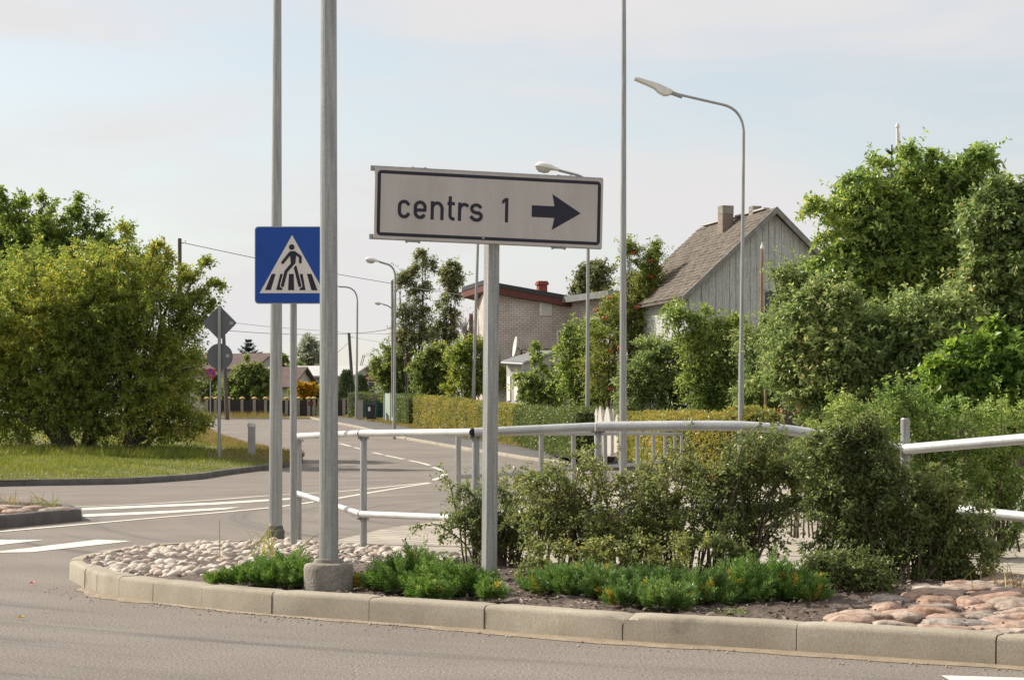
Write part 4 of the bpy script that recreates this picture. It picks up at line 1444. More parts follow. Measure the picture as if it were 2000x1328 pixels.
def cable(label, pts, r=.016, sag=.0):
    q_ = [P(*a) for a in pts]
    path = []
    for a, b in zip(q_, q_[1:]):
        for k in range(8):
            t_ = k / 8
            v_ = a.lerp(b, t_); v_.z -= sag * 4 * t_ * (1 - t_) * (b - a).length / 20
            path.append(v_)
    path.append(q_[-1])
    mb = MB(); mb.tube(path, r, 5)
    o_ = mb.build('overhead_cable', M['cut'], smooth=60)
    props(o_, label, 'cable', 'overhead cables')


cable('long overhead cable from the pole in the bush to the pole at the tall trees', [(356, 474, 82), (766, 554, 112)], .016, .05)
cable('overhead cable strung between the two leaning poles, lower of the pair', [(438, 645, 124), (682, 652, 150)], .018, .12)
cable('thin overhead cable above the spruce running left of the thick post', [(438, 628, 124), (640, 646, 146), (681, 651, 150)], .014, .08)
cable('overhead cable rising from the dark leaning pole towards the tall trees', [(682, 651, 150), (768, 641, 116)], .022, .05)
cable('level overhead cable from the dark leaning pole to the trees', [(682, 651, 150), (800, 653, 140)], .014)
cable('faint lower overhead cable sloping down right of the dark leaning pole', [(683, 658, 150), (790, 676, 140)], .013)
cable('stay cable sloping down to the left of the dark leaning pole', [(682, 668, 150), (640, 706, 150)], .016)
cable('overhead cable running from the dark trees to the white brick house', [(790, 560, 113), (908, 577, 103)], .016)


# ------------------------------------------------------------------ buildings
def gable_house(name, label, pos, yaw, w_, d_, ez, rz, wallm, roofm, over=.4, windows=(), chimney=None, group=None, base=None):
    """pos = middle of the front gable at the ground; the ridge runs back along the local y axis"""
    t = thing(name, label, 'house', pos, group)
    c, s_ = math.cos(yaw), math.sin(yaw)
    U, V = Vector((c, s_, 0)), Vector((-s_, c, 0))
    L_ = lambda x, y, z: Vector((pos[0], pos[1], 0)) + U * x + V * y + Z1 * z
    z0 = pos[2]
    h = w_ / 2
    mb = MB()
    mb.add([L_(-h, 0, z0), L_(h, 0, z0), L_(h, 0, ez), L_(0, 0, rz - .08), L_(-h, 0, ez), L_(-h, d_, z0), L_(h, d_, z0), L_(h, d_, ez), L_(0, d_, rz - .08), L_(-h, d_, ez)],
           [(0, 1, 2, 3, 4), (6, 5, 9, 8, 7), (1, 6, 7, 2), (5, 0, 4, 9)])
    mb.build('wall', wallm, t, smooth=0)
    sl_ = (rz - ez) / h
    for sg in (-1, 1):
        mb = MB()
        x1 = sg * (h + over); z1 = ez - sl_ * over
        a = [L_(0, -over, rz), L_(x1, -over, z1), L_(x1, d_ + over, z1), L_(0, d_ + over, rz)]
        mb.hexa([q_ - Z1 * .02 for q_ in a], [q_ + Z1 * .12 for q_ in a])
        mb.build('roof', roofm, t, smooth=0)
    for (x, z, ww, hh) in windows:
        mb = MB(); mb.box(L_(x, -.02, z), (ww + .16, .08, hh + .16), (U, V, Z1)); fr_ = mb.build('window', M['white_paint'], t, smooth=0)
        mb = MB(); mb.box(L_(x, -.05, z), (ww, .06, hh), (U, V, Z1)); mb.build('pane', M['window'], fr_, smooth=0)
    if chimney:
        x, y, z, ww, hh, m_ = chimney
        mb = MB(); mb.box(L_(x, y, z), (ww, ww, hh), (U, V, Z1)); ch = mb.build('chimney', m_, t, smooth=0)
        mb = MB(); mb.box(L_(x, y, z + hh / 2 + .04), (ww * 1.15, ww * 1.15, .08), (U, V, Z1)); mb.build('chimney_cap', M['concrete'], ch, smooth=0)
    return t, L_, U, V


# grey wooden house (gable towards us, ridge going back to the left)
gp = Vector((8.5, 60.0, 1.5)); yaw = math.atan2(1.72, 5.6)
wallm = surf('weathered grey boards', [(.30, (.20, .20, .19)), (.42, (.42, .425, .41)), (.75, (.58, .585, .565))], scale=3, stretch=(9, 9, .5), rough=.85, bump=.1, fine=.15, fscale=14)
t = thing('wooden_house', 'weathered grey board house with a steep gable and mossy brown roof', 'house', gp)
c, s_ = math.cos(yaw), math.sin(yaw)
U, V = Vector((c, s_, 0)), Vector((-s_, c, 0))
LW = lambda x, y, z: Vector((gp.x, gp.y, 0)) + U * x + V * y + Z1 * z
hw, ez, rz, dp = 3.0, 5.83, 8.55, 5.9
mb = MB()
mb.add([LW(-hw, 0, 1), LW(hw, 0, 1), LW(hw, 0, ez), LW(0, 0, rz - .1), LW(-hw, 0, ez), LW(-hw, dp, 1), LW(hw, dp, 1), LW(hw, dp, ez), LW(0, dp, rz - .1), LW(-hw, dp, ez)],
       [(0, 1, 2, 3, 4), (6, 5, 9, 8, 7), (1, 6, 7, 2), (5, 0, 4, 9)])
# vertical boards and cover strips stand proud of the gable
rnd = random.Random(2)
x = -hw + .01
while x < hw - .05:
    wdt = rnd.uniform(.19, .27); x2 = min(hw, x + wdt)
    f_ = lambda q_: ez - .02 + (rz - ez - .1) * (1 - abs(q_) / hw)
    dd = -.012 - rnd.random() * .018
    xs = [x + .012, x2 - .012]
    if xs[0] < 0 < xs[1]: xs = [xs[0], 0, xs[1]]
    fr_ = [LW(q_, dd, 1) for q_ in (xs[0], xs[-1])] + [LW(q_, dd, f_(q_)) for q_ in xs[::-1]]
    bk_ = [q_ + V * .04 for q_ in fr_]
    k = len(fr_)
    mb.add(fr_ + bk_, [tuple(range(k))] + [(i, i + k, (i + 1) % k + k, (i + 1) % k) for i in range(k)])
    x = x2
mb.build('wall', wallm, t, smooth=0)
roofm = surf('mossy shingle roof', [(.25, (.085, .07, .055)), (.5, (.14, .118, .095)), (.75, (.21, .18, .148))], scale=3.5, stretch=(1, 1, 1), rough=.9, bump=.6, bscale=14, fine=.3, fscale=10)
for sg in (-1, 1):
    ov = .28
    sl_ = (rz - ez) / hw
    mb = MB()
    nr = 24
    for i in range(nr):                       # courses of shingles, each lapping the one below
        for j in range(26):
            a, b_ = i / nr, (i + 1.12) / nr
            xa, xb = sg * (hw + ov) * a, sg * min(hw + ov, (hw + ov) * b_)
            ya, yb_ = -.25 + (dp + .5) * j / 26 + .006, -.25 + (dp + .5) * (j + 1) / 26 - .006
            l1, l2 = rnd.uniform(0, .02), .035 + rnd.uniform(0, .02)
            q4 = [LW(xa, ya, rz - sl_ * abs(xa) + .03 + l1), LW(xb, ya, rz - sl_ * abs(xb) + .03 + l2), LW(xb, yb_, rz - sl_ * abs(xb) + .03 + l2), LW(xa, yb_, rz - sl_ * abs(xa) + .03 + l1)]
            mb.hexa([p_ - Z1 * .03 for p_ in q4], q4)
    x1 = sg * (hw + ov)
    q4 = [LW(0, -.25, rz), LW(x1, -.25, rz - sl_ * abs(x1)), LW(x1, dp + .25, rz - sl_ * abs(x1)), LW(0, dp + .25, rz)]
    mb.hexa([p_ - Z1 * .06 for p_ in q4], [p_ - Z1 * .002 for p_ in q4])
    mb.build('roof', roofm, t, smooth=0)
    mb = MB()
    q4 = [LW(0, -.30, rz + .06), LW(x1, -.30, rz - sl_ * abs(x1) + .06), LW(x1, -.25, rz - sl_ * abs(x1) + .06), LW(0, -.25, rz + .06)]
    mb.hexa([p_ - Z1 * .22 for p_ in q4], q4)
    mb.build('barge_board', surf('grey barge board', [(.3, (.16, .155, .145)), (.7, (.27, .265, .25))], scale=5, bump=.1), t, smooth=0)
mb = MB()
mb.box(LW(0, dp / 2 + .2, rz + .09), (.22, dp * .9, .05), (U, V, Z1)); mb.build('ridge_cap', M['roof_light'], t, smooth=0)
mb = MB(); cx = LW(-.47, 2.75, 0)
mb.box((cx.x, cx.y, 8.05), (.40, .40, 1.3), (U, V, Z1)); ch = mb.build('chimney', M['brick_brown'], t, smooth=0)
mb = MB(); mb.box((cx.x, cx.y, 8.82), (.41, .41, .28), (U, V, Z1)); mb.build('chimney_top', M['concrete'], ch, smooth=0)
mb = MB(); mb.box(LW(.05, 1.5, rz + .12), (.32, .32, .3), (U, V, Z1)); mb.build('roof_vent', M['concrete'], t, smooth=0)
wq = P(1508, 590, 60)
mb = MB(); mb.box((wq.x, wq.y - .02, wq.z), (.66, .06, .86), (U, V, Z1)); fr_ = mb.build('window', wallm, t, smooth=0)
mb = MB(); mb.box((wq.x, wq.y - .05, wq.z), (.52, .05, .72), (U, V, Z1)); mb.build('pane', M['window'], fr_, smooth=0)

# chimney stack of the neighbouring house, showing through the big tree
q_ = P(1640, 600, 66)
t2, *_r = gable_house('neighbour_house', 'house hidden behind the big trees with only its wide brick chimney showing', Vector((12.75, 66, 1.6)), .3, 5, 6, 4.3, 5.6, wallm, roofm,
                      chimney=(-.6, 1.2, 6.2, .85, 3.6, M['brick_brown']))

# white brick house with a red mono-pitch roof
th = math.radians(15.5)
U, V = Vector((math.cos(th), math.sin(th), 0)), Vector((-math.sin(th), math.cos(th), 0))
A0 = P(945, 850, 100); A0.z = 1.3
t = thing('brick_house', 'two-storey white brick house with a red-brown sloping roof edge', 'house', A0)
BS = 100 / 83
LB = lambda x, y, z: Vector((A0.x, A0.y, 0)) + U * (x * BS) + V * (y * BS) + Z1 * z
wid = 3.98
zl, zr = P(945, 571, 100).z, P(1110, 600, 101.2).z
mb = MB()
back = [(-1.02, 5.5), (wid, 5.5)]
fl = [LB(0, 0, 1.0), LB(wid, 0, 1.0), LB(wid, 5.5, 1.0), LB(.95, 5.5, 1.0)]
mb.hexa(fl, [Vector((fl[0].x, fl[0].y, zl)), Vector((fl[1].x, fl[1].y, zr)), Vector((fl[2].x, fl[2].y, zr)), Vector((fl[3].x, fl[3].y, zl - .2))])
mb.build('wall', M['brick_white'], t, smooth=0)
slp = (zr - zl) / wid
rt = lambda x, y, dz: LB(x, y, zl + slp * x + dz + .02)
q4 = [rt(-.1, -.35, .0), rt(wid + .05, -.35, .0), rt(wid + .05, 5.7, .0), rt(-.1, 3.6, .0)]
mb = MB(); mb.hexa([p_ - Z1 * .02 for p_ in q4], [p_ + Z1 * .33 for p_ in q4]); rf = mb.build('roof', M['red_wood'], t, smooth=0)
mb = MB(); q5 = [rt(-.13, -.38, .332), rt(wid + .08, -.38, .332), rt(wid + .08, 5.75, .332), rt(-.13, 3.63, .332)]
mb.hexa(q5, [p_ + Z1 * .24 for p_ in q5]); mb.build('roof_felt', M['roof_black'], rf, smooth=0)
c_ = P(1058.5, 571, 101.8)
mb = MB()
mb.box((c_.x, c_.y, c_.z - .1), (.48, .48, 1.2), (U, V, Z1)); mb.box((c_.x, c_.y, c_.z + .46), (.62, .62, .12), (U, V, Z1)); mb.box((c_.x, c_.y, c_.z + .56), (.53, .53, .09), (U, V, Z1))
mb.build('chimney', M['red_chim'], t, smooth=0)
fx = lambda px: (P(px, 850, 100.7).x - A0.x) / math.cos(th) / BS * 1.003
w0, w1 = fx(1053), fx(1077)
zc, zh = P(1065, 603, 101).z, 26 * 101 / F
mb = MB(); mb.box(LB((w0 + w1) / 2, -.03, zc), ((w1 - w0) * BS, .1, zh), (U, V, Z1)); wn = mb.build('window', M['white_paint'], t, smooth=0)
mb = MB(); mb.box(LB((w0 + w1) / 2 + .03, -.075, zc), ((w1 - w0) * BS - .16, .03, zh - .13), (U, V, Z1)); mb.build('blind', M['blind'], wn, smooth=0)
w0, w1 = fx(1087), fx(1112)
zt_, zb_ = P(1095, 645, 101.2).z, P(1095, 684, 101.2).z
mb = MB(); mb.box(LB((w0 + w1) / 2, -.03, (zt_ + zb_) / 2), ((w1 - w0) * BS, .1, zt_ - zb_), (U, V, Z1)); wn = mb.build('window', M['white_paint'], t, smooth=0)
mb = MB(); mb.box(LB((w0 + w1) / 2 + .03, -.075, (zt_ + zb_) / 2), ((w1 - w0) * BS - .1, .05, zt_ - zb_ - .06), (U, V, Z1)); mb.build('pane', M['window'], wn, smooth=0)
mb = MB(); mb.box(LB((w0 + w1) / 2 - .12, -.02, zt_ + .1), ((w1 - w0) * BS + .2, .06, .26), (U, V, Z1)); mb.build('lintel', M['stucco'], t, smooth=0)
# annex coming forward on the right
an = [LB(wid, 0, 1), LB(wid + 1.0, -3.9, 1), LB(wid + 4.6, -3.0, 1), LB(wid + 3.8, .8, 1)]
zt2 = P(1112, 592, 101).z
mb = MB(); mb.hexa(an, [Vector((q_.x, q_.y, zt2)) for q_ in an]); mb.build('annex_wall', M['brick_white'], t, smooth=0)
ra = [LB(wid - .5, .2, 0), LB(wid + .45, -4.35, 0), LB(wid + 5, -3.3, 0), LB(wid + 4.2, 1.2, 0)]
mb = MB(); mb.hexa([Vector((q_.x, q_.y, zt2)) for q_ in ra], [Vector((q_.x, q_.y, zt2 + .34)) for q_ in ra]); mb.build('annex_roof', M['roof_grey'], t, smooth=0)
ds = P(1008.5, 681, 98.3)
td = thing('satellite_dish', 'pale satellite dish seen edge-on against the white brick wall', 'satellite dish', ds)
mb = MB()
nd = Vector((-.97, -.17, .14)).normalized(); ud = nd.cross(Z1).normalized(); vd = ud.cross(nd).normalized()
ring = []
for r_, dd in ((.02, .0), (.25, .03), (.5, .1)):
    ring.append([ds + Z1 * .1 + ud * (r_ * math.cos(a * .3142)) + vd * (r_ * 1.1 * math.sin(a * .3142)) + nd * dd for a in range(20)])
k = 20
vs_ = sum(ring, []) + [p_ - nd * .03 for p_ in sum(ring, [])]
fs = []
for o_ in (0, 60):
    for i in range(2):
        for j in range(k): fs.append((o_ + i * k + j, o_ + i * k + (j + 1) % k, o_ + (i + 1) * k + (j + 1) % k, o_ + (i + 1) * k + j))
for j in range(k): fs.append((40 + j, 40 + (j + 1) % k, 100 + (j + 1) % k, 100 + j))
mb.add(vs_, fs); mb.build('dish', M['lamp_white'], td, smooth=60)
mb = MB(); mb.tube([ds + Z1 * .1, ds + Vector((.25, .6, -.1)), ds + Vector((.3, .8, -.5))], .04, 8); mb.build('mount', M['galv_dark'], td)
mb = MB()
r0_ = P(1019, 690, 98.9); r1_ = P(1034, 690, 99.1); r2_ = P(1090, 686, 99.8)
for q_ in (r0_, r1_): mb.tube([q_ - Z1 * .3, q_ + Z1 * .2], .025, 6)
mb.tube([r0_ + Vector((-.12, 0, -.3)), r0_ + Vector((-.06, 0, 0)), r0_ + Z1 * .2, r1_ + Z1 * .2, r2_ + Z1 * .12], .025, 6)
mb.tube([r0_, r1_], .02, 6)
o_ = mb.build('balcony_rail', M['rail_black'], None, smooth=60); props(o_, 'small black iron roof railing beside the satellite dish', 'railing')

# lean-to shed in front of the brick house
LC, CC, RC = P(984, 707, 91), P(1022, 709, 89.0), P(1084, 688, 93.4)
BC = LC + (RC - CC)
t = thing('garden_shed', 'low white shed with a grey sheet roof in front of the brick house', 'shed', (CC.x, CC.y, .9))
roof = [LC + Vector((-.1, -.05, 0)), CC + Vector((.05, -.1, 0)), RC, BC]
mb = MB(); mb.hexa([p_ - Z1 * .05 for p_ in roof], [p_ + Z1 * .07 for p_ in roof]); mb.build('roof', M['roof_grey'], t, smooth=0)
ins = [LC.lerp(RC, .05), CC.lerp(BC, .05), RC.lerp(LC, .05), BC.lerp(CC, .05)]
mb = MB(); mb.hexa([Vector((q_.x, q_.y, .9)) for q_ in ins], [q_ - Z1 * .1 for q_ in ins]); mb.build('wall', M['stucco'], t, smooth=0)
mb = MB(); e_ = CC + Vector((.0, -.12, -.05))
mb.tube([LC + Vector((-.1, -.12, -.04)), e_], .06, 8); mb.tube([e_, e_ - Z1 * .25, e_ + Vector((.25, .2, -.5)), e_ + Vector((.25, .2, -2.2))], .04, 8)
mb.build('gutter', M['galv_dark'], t)
for a, b_ in ((.08, .26), (.50, .72), (.86, 1.0)):
    mb = MB()
    p0, p1 = ins[0].lerp(ins[1], a), ins[0].lerp(ins[1], b_)
    dn = (ins[1] - ins[0]); dn.z = 0; dn.normalize(); nn = Vector((dn.y, -dn.x, 0))
    if nn.y > 0: nn = -nn
    zz0, zz1 = P(1000, 782, 90).z, P(1000, 734, 90).z
    p0.z = p1.z = 0
    bb = [p0 + nn * .05, p1 + nn * .05, p1 + nn * .005, p0 + nn * .005]
    mb.hexa([q_ + Z1 * zz0 for q_ in bb], [q_ + Z1 * zz1 for q_ in bb]); mb.build('white_board', M['white_paint'], t, smooth=0)
mb = MB(); q_ = P(1090, 705, 93.2)
mb.box(q_ - Z1 * .35, (.42, .3, 1.3)); mb.build('chimney_box', M['stucco'], t, smooth=0)

# distant houses
gable_house('far_house', 'far brown-roofed house with a small brick chimney behind the leafy bush', P(495, 812, 165) + Vector((1.4, 0, 0)), math.radians(72), 7, 8.6, P(0, 722, 165).z, P(0, 692, 165).z,
            M['stucco'], M['roof_brown'], chimney=(0, 4.4, P(0, 693, 165).z, .55, .7, M['brick_brown']), group='far houses along the road')
gable_house('far_house', 'far house with a dark sloping roof behind the yellow bush', P(592, 812, 158), math.radians(80), 8, 5, P(0, 757, 158).z, P(0, 719, 158).z, M['stucco'], M['roof_brown'],
            group='far houses along the road')
gable_house('far_house', 'far long house with a pale grey roof and square chimney', P(706, 812, 178) + Vector((.2, 0, 0)), math.radians(78), 9, 6.2, P(0, 737, 178).z, P(0, 716, 178).z, M['stucco'], M['roof_light'],
            chimney=(1.4, 4.9, P(0, 721, 178).z, .75, 1.0, M['stucco']), group='far houses along the road', windows=((-1.5, 5.5, 1, 1.2),))
t, L_, U, V = gable_house('far_house', 'far white house with red roof trim beside the little red arrow sign', P(752, 812, 150), math.radians(-8), 3.6, 5, P(0, 739, 150).z, P(0, 716, 150).z, M['stucco_white'], M['roof_black'],
                          group='far houses along the road', windows=((-1.1, P(0, 757, 150).z, .5, .9),))
mb = MB(); mb.box(L_(0, -.06, P(0, 743, 150).z), (3.7, .1, .14), (U, V, Z1)); mb.build('red_trim', M['red_wood'], t, smooth=0)

# TV antenna on the long house
ab = P(702, 716, 178)
t = thing('roof_antenna', 'thin television antenna with long boom on the pale roofed house', 'antenna', ab)
for dx in (0, 3.2):
    mb = MB(); mb.tube([P(702 + dx, 720, 178), P(709 + dx * 1.1, 694, 178)], .035, 6); mb.build('mast', M['cut'], t)
mb = MB(); mb.tube([P(704, 6103.5, 178), P(729, 690, 178)], .03, 6)
for k in range(9):
    q_ = P(708 + k * 2.5, 694.6 - k * .52, 178)
    mb.tube([q_ - Z1 * (.14 + .02 * k) - Y1 * .3, q_ + Z1 * (.14 + .02 * k) + Y1 * .3], .014, 4)
mb.build('boom', M['cut'], t)

# ------------------------------------------------------------------ far fence, gate, bin, board fence
fpx = [404, 421, 447, 473, 497, 519, 543, 560, 583, 603, 613]
YF = 130.0
fz = gz(130)
fb = P(404, 820, YF)
t = thing('panel_fence', 'long dark panel fence with concrete pillars and ochre caps across the road end', 'fence', (fb.x, fb.y, fz))
tops = fz + 1.38
for i, px in enumerate(fpx):
    q_ = P(px, 815, YF)
    mb = MB(); mb.box((q_.x, q_.y, fz + .62), (.20, .24, 1.4)); pl_ = mb.build('pillar', M['pillar'], t, smooth=0)
    mb = MB(); mb.lathe((q_.x, q_.y, fz + 1.32), [(.20, 0), (.20, .05), (.11, .13), (.03, .15)], 12); mb.build('pillar_cap', M['ochre'], pl_)
    if i < len(fpx) - 1:
        q2 = P(fpx[i + 1], 815, YF)
        mb = MB(); mb.box(((q_.x + q2.x) / 2, q_.y + .02, fz + .6), (q2.x - q_.x - .2, .06, 1.24)); mb.build('panel', M['fence_dark'], t, smooth=0)
fb = P(622, 820, 132)
t = thing('panel_fence', 'short dark panel fence with stone pillars between the thick post and the thujas', 'fence', (fb.x, fb.y, gz(132)))
fpx = [624, 648, 672, 681, 693]
for i, px in enumerate(fpx):
    q_ = P(px, 815, 132)
    mb = MB(); mb.box((q_.x, q_.y, gz(132) + .62), (.22, .24, 1.4)); pl_ = mb.build('pillar', M['pillar'], t, smooth=0)
    mb = MB(); mb.box((q_.x, q_.y, gz(132) + 1.34), (.3, .32, .06)); mb.build('pillar_cap', M['pillar'], pl_, smooth=0)
    if i < len(fpx) - 1:
        q2 = P(fpx[i + 1], 815, 132)
        mb = MB(); mb.box(((q_.x + q2.x) / 2, q_.y + .02, gz(132) + .6), (q2.x - q_.x - .2, .06, 1.2)); mb.build('panel', M['fence_dark'], t, smooth=0)
q_ = P(607, 790, 129)
t = thing('mailbox', 'dark red mailbox on a post at the end of the panel fence', 'mailbox', (q_.x, q_.y, fz))
mb = MB(); mb.tube([(q_.x, q_.y, fz), (q_.x, q_.y, q_.z)], .05, 8); mb.build('post', M['cut'], t)
mb = MB(); mb.box((q_.x, q_.y, q_.z + .05), (.34, .25, .28)); mb.box((q_.x, q_.y, q_.z + .21), (.38, .29, .04)); mb.build('box', M['red_wood'], t, smooth=0)

zg = lambda px, Y: Vector(((px - 1000) * Y / F, Y, gz(Y) + .12))
q_ = zg(703.5, 121)
t = thing('entrance_gate', 'green mesh gate between a grey wall block and two brick posts', 'gate', q_)
mb = MB(); mb.box(q_ + Z1 * .55, (.34, .3, 1.3)); mb.box(q_ + Z1 * 1.22, (.4, .36, .06)); mb.build('wall_block', M['stucco'], t, smooth=0)
for px, h_ in ((730, 1.4), (749, 1.38)):
    b_ = zg(px, 122.5); mb = MB(); mb.box(b_ + Z1 * (h_ / 2 - .05), (.28, .28, h_)); mb.box(b_ + Z1 * h_, (.34, .34, .06)); mb.build('brick_post', M['brick_brown'], t, smooth=0)
mb = MB()
a_, b_ = zg(708.5, 121.3), zg(749, 122.4)
for k in range(22):
    c_ = a_.lerp(b_, k / 21); mb.tube([c_ + Z1 * .05, c_ + Z1 * 1.15], .018, 5)
for h_ in (.06, .6, 1.15): mb.tube([a_ + Z1 * h_, b_ + Z1 * h_], .03, 6)
mb.build('gate_leaf', M['green_mesh'], t)
mb = MB(); mb.box((a_ + b_) / 2 + Vector((0, .9, .55)), (1.5, .1, 1.1)); mb.build('rear_screen', M['green_mesh'], t, smooth=0)

b_ = P(725, 820, 116)
t = thing('wheeled_bin', 'dark wheeled rubbish bin with a white label by the gate', 'rubbish bin', b_)
mb = MB()
mb.hexa([b_ + Vector((i * .24, j * .28, .06)) for i, j in ((-1, -1), (1, -1), (1, 1), (-1, 1))], [b_ + Vector((i * .30, j * .36, .93)) for i, j in ((-1, -1), (1, -1), (1, 1), (-1, 1))])
mb.box(b_ + Z1 * .89, (.66, .76, .05)); mb.build('body', M['bin'], t, smooth=0)
mb = MB(); mb.hexa([b_ + Vector((i * .34, j * .40, .935)) for i, j in ((-1, -1), (1, -1), (1, 1), (-1, 1))], [b_ + Vector((i * .29, j * .33, 1.04)) for i, j in ((-1, -1), (1, -1), (1, 1), (-1, 1))])
mb.tube([b_ + Vector((-.25, .42, .97)), b_ + Vector((.25, .42, .97))], .025, 6); mb.build('lid', M['bin'], t, smooth=0)
for sx in (-.26, .26):
    mb = MB(); mb.tube([b_ + Vector((sx - .03, .24, .1)), b_ + Vector((sx + .03, .24, .1))], .1, 14); mb.build('wheel', M['cut'], t)
mb = MB(); mb.box(b_ + Vector((-.1, -.335, .68)), (.14, .03, .26)); mb.build('label_sheet', M['paper'], t, smooth=0)

fa, fbv = zg(751.5, 116.5), zg(802, 109.5)
t = thing('board_fence', 'pale green solid board fence beside the street lamp', 'fence', fa)
dv = (fbv - fa); ln = dv.length; dv.normalize(); nv = Vector((-dv.y, dv.x, 0))
for k in range(4):
    mb = MB(); nb = 9
    for j in range(nb):
        s0 = ln * (k + j / nb) / 4; s1 = ln * (k + (j + 1) / nb) / 4 - .012
        c_ = fa + dv * ((s0 + s1) / 2); h_ = 1.72 + .015 * ((j * 7 + k * 3) % 5 - 2)
        mb.box(c_ + Z1 * (h_ / 2 + .02), (s1 - s0, .03, h_), (dv, nv, Z1))
    mb.build('board_panel', M['green_board'], t, smooth=0)
for k in range(5):
    mb = MB(); c_ = fa + dv * (ln * k / 4) - nv * .05
    mb.box(c_ + Z1 * .9, (.07, .05, 1.84), (dv, nv, Z1)); mb.build('post', M['green_board'], t, smooth=0)

# white picket gate
gb = P(1168, 894, 57.0)
t = thing('picket_gate', 'white picket gate with tall rounded boards between the clipped hedges', 'gate', gb)
GU = Vector((.66, -.75, 0)).normalized(); GN = Vector((-.75, -.66, 0)).normalized()
def picket(name, px, w_, topy, style, Y=57.0, boty=886):
    Y = Y - (px - 1187) * 57 / F * (.75 / .66)
    c_ = P(px, boty, Y); h_ = (boty - topy) * Y / F
    ww = w_ * Y / F / 2
    if style == 'round':
        sh = [(-ww, 0), (ww, 0), (ww, h_ * .62)] + [(ww * (1 - k / 6) ** .62 * 1.0, h_ * (.62 + .38 * k / 6)) for k in range(1, 6)] + [(0, h_)] + [(-ww * (k / 6) ** .62, h_ * (1 - .38 * k / 6)) for k in range(1, 6)] + [(-ww, h_ * .62)]
    else:
        sh = [(-ww, 0), (ww, 0), (ww, h_ * .84), (ww * 1.7, h_ * .86), (0, h_), (-ww * 1.7, h_ * .86), (-ww, h_ * .84)]
    sh = [(a_ / .66, b_) for a_, b_ in sh]
    mb_ = MB(); mb_.plate(sh, c_, GU, Z1, .03 if style == 'round' else .06, back=-.03); return mb_.build(name, M['white_paint'], t, smooth=0)
picket('gate_post', 1166.5, 3.4, 797, 'spear', 57.1)
picket('gate_post', 1178.5, 3.4, 800, 'spear', 57.1)
picket('gate_post', 1199, 4.5, 797, 'spear', 57.1)
picket('board', 1173, 8.5, 792, 'round')
picket('board', 1187, 13.5, 794, 'round', 56.9)
picket('board', 1206, 10, 808, 'round', 56.8, 884)
mb = MB(); c0 = P(1178, 866, 57)
mb.box(P(1190, 868, 56.95) - GN * .06, (34 * 57 / F / .66, .05, 44 * 57 / F), (GU, GN * -1, Z1)); mb.build('gate_panel', M['white_paint'], t, smooth=0)
mb = MB(); mb.box(P(1190, 889, 57.0) - GN * .05, (36 * 57 / F / .66, .06, 5 * 57 / F), (GU, GN * -1, Z1)); mb.build('kick_board', M['white_paint'], t, smooth=0)
mb = MB(); mb.tube([P(1210, 905, 56.5), P(1210, 845, 56.5)], .04, 8)
o_ = mb.build('gate_stake', M['green_board'], None); props(o_, 'thin pale green stake beside the white picket gate', 'stake')

# garden flag poles
b_ = P(1487, 640, 55)
t = thing('garden_pole', 'slender tan wooden pole with a pointed pale finial before the wooden house', 'pole', (b_.x, b_.y, 1.4))
mb = MB(); mb.tube([(b_.x, b_.y, 1.3), P(1487.5, 545, 55), P(1488.5, 488, 55)], [.06, .05, .035], 10); mb.build('shaft', M['wood_tan'], t)
mb = MB(); mb.lathe(P(1488.5, 488, 55), [(.03, 0), (.055, .04), (.05, .1), (.02, .17), (.008, .24)], 12); mb.build('finial', M['lamp_white'], t)
b_ = P(1753.5, 640, 34)
t = thing('garden_pole', 'pale flagpole with a bulb finial rising out of the big right-hand tree', 'pole', (b_.x, b_.y, 1.3))
mb = MB(); mb.tube([(b_.x, b_.y, 1.0), P(1753, 252, 34)], [.055, .028], 10); mb.build('shaft', M['lamp_white'], t)
mb = MB(); mb.lathe(P(1753, 252, 34), [(.02, 0), (.042, .03), (.04, .06), (.015, .10), (.005, .13)], 12); mb.build('finial', M['lamp_white'], t)
mb = MB(); mb.tube([P(1756.5, 258, 34), P(1756.5, 380, 34)], .006, 4); mb.build('halyard', M['white_paint'], t)
mb = MB(); mb.tube([P(1495, 800, 47), P(1493, 690, 47)], .03, 8)
o_ = mb.build('garden_stake', M['wood_tan'], None); props(o_, 'thin tan garden stake among the shrubs right of the bent street lamp', 'stake')

# things on the garden bank
b_ = P(1515, 836, 47.5)
t = thing('garden_bucket', 'small orange bucket beside the grey stone slabs on the garden bank', 'bucket', b_)
mb = MB(); mb.lathe(b_ - Z1 * .05, [(.035, 0), (.055, .17), (.062, .18), (.062, .2), (.05, .2)], 16); mb.build('pail', M['orange'], t)
mb = MB(); mb.tube([b_ + Vector((.055 * math.cos(a * .349), 0, .13 + .09 * math.sin(a * .349))) for a in range(10)], .006, 5); mb.build('handle', M['galv_dark'], t)
for i, (px, py, w_, h_, lab) in enumerate(((1528, 834, 30, 18, 'grey stone slab right beside the orange bucket'), (1563, 838, 34, 22, 'grey stone slab half hidden by the railing shrub, right of the other slab'))):
    c_ = P(px, py, 48)
    mb = MB(); a_, d_, e_ = w_ * 48 / F, .25, h_ * 48 / F
    mb.hexa([c_ + Vector((i_ * a_ / 2, j_ * d_ / 2, -e_)) for i_, j_ in ((-1, -1), (1, -1), (1, 1), (-1, 1))], [c_ + Vector((i_ * a_ / 2 * .96, j_ * d_ / 2 * .9, e_ * .45)) for i_, j_ in ((-1, -1), (1, -1), (1, 1), (-1, 1))])
    o_ = mb.build('stone_slab', M['stone_grey'], None, smooth=0); props(o_, lab, 'stone slab', 'stone slabs on the garden bank')
b_ = P(1546, 838, 49)
t = thing('garden_trellis', 'low dark iron trellis frame behind the stone slabs', 'trellis', b_)
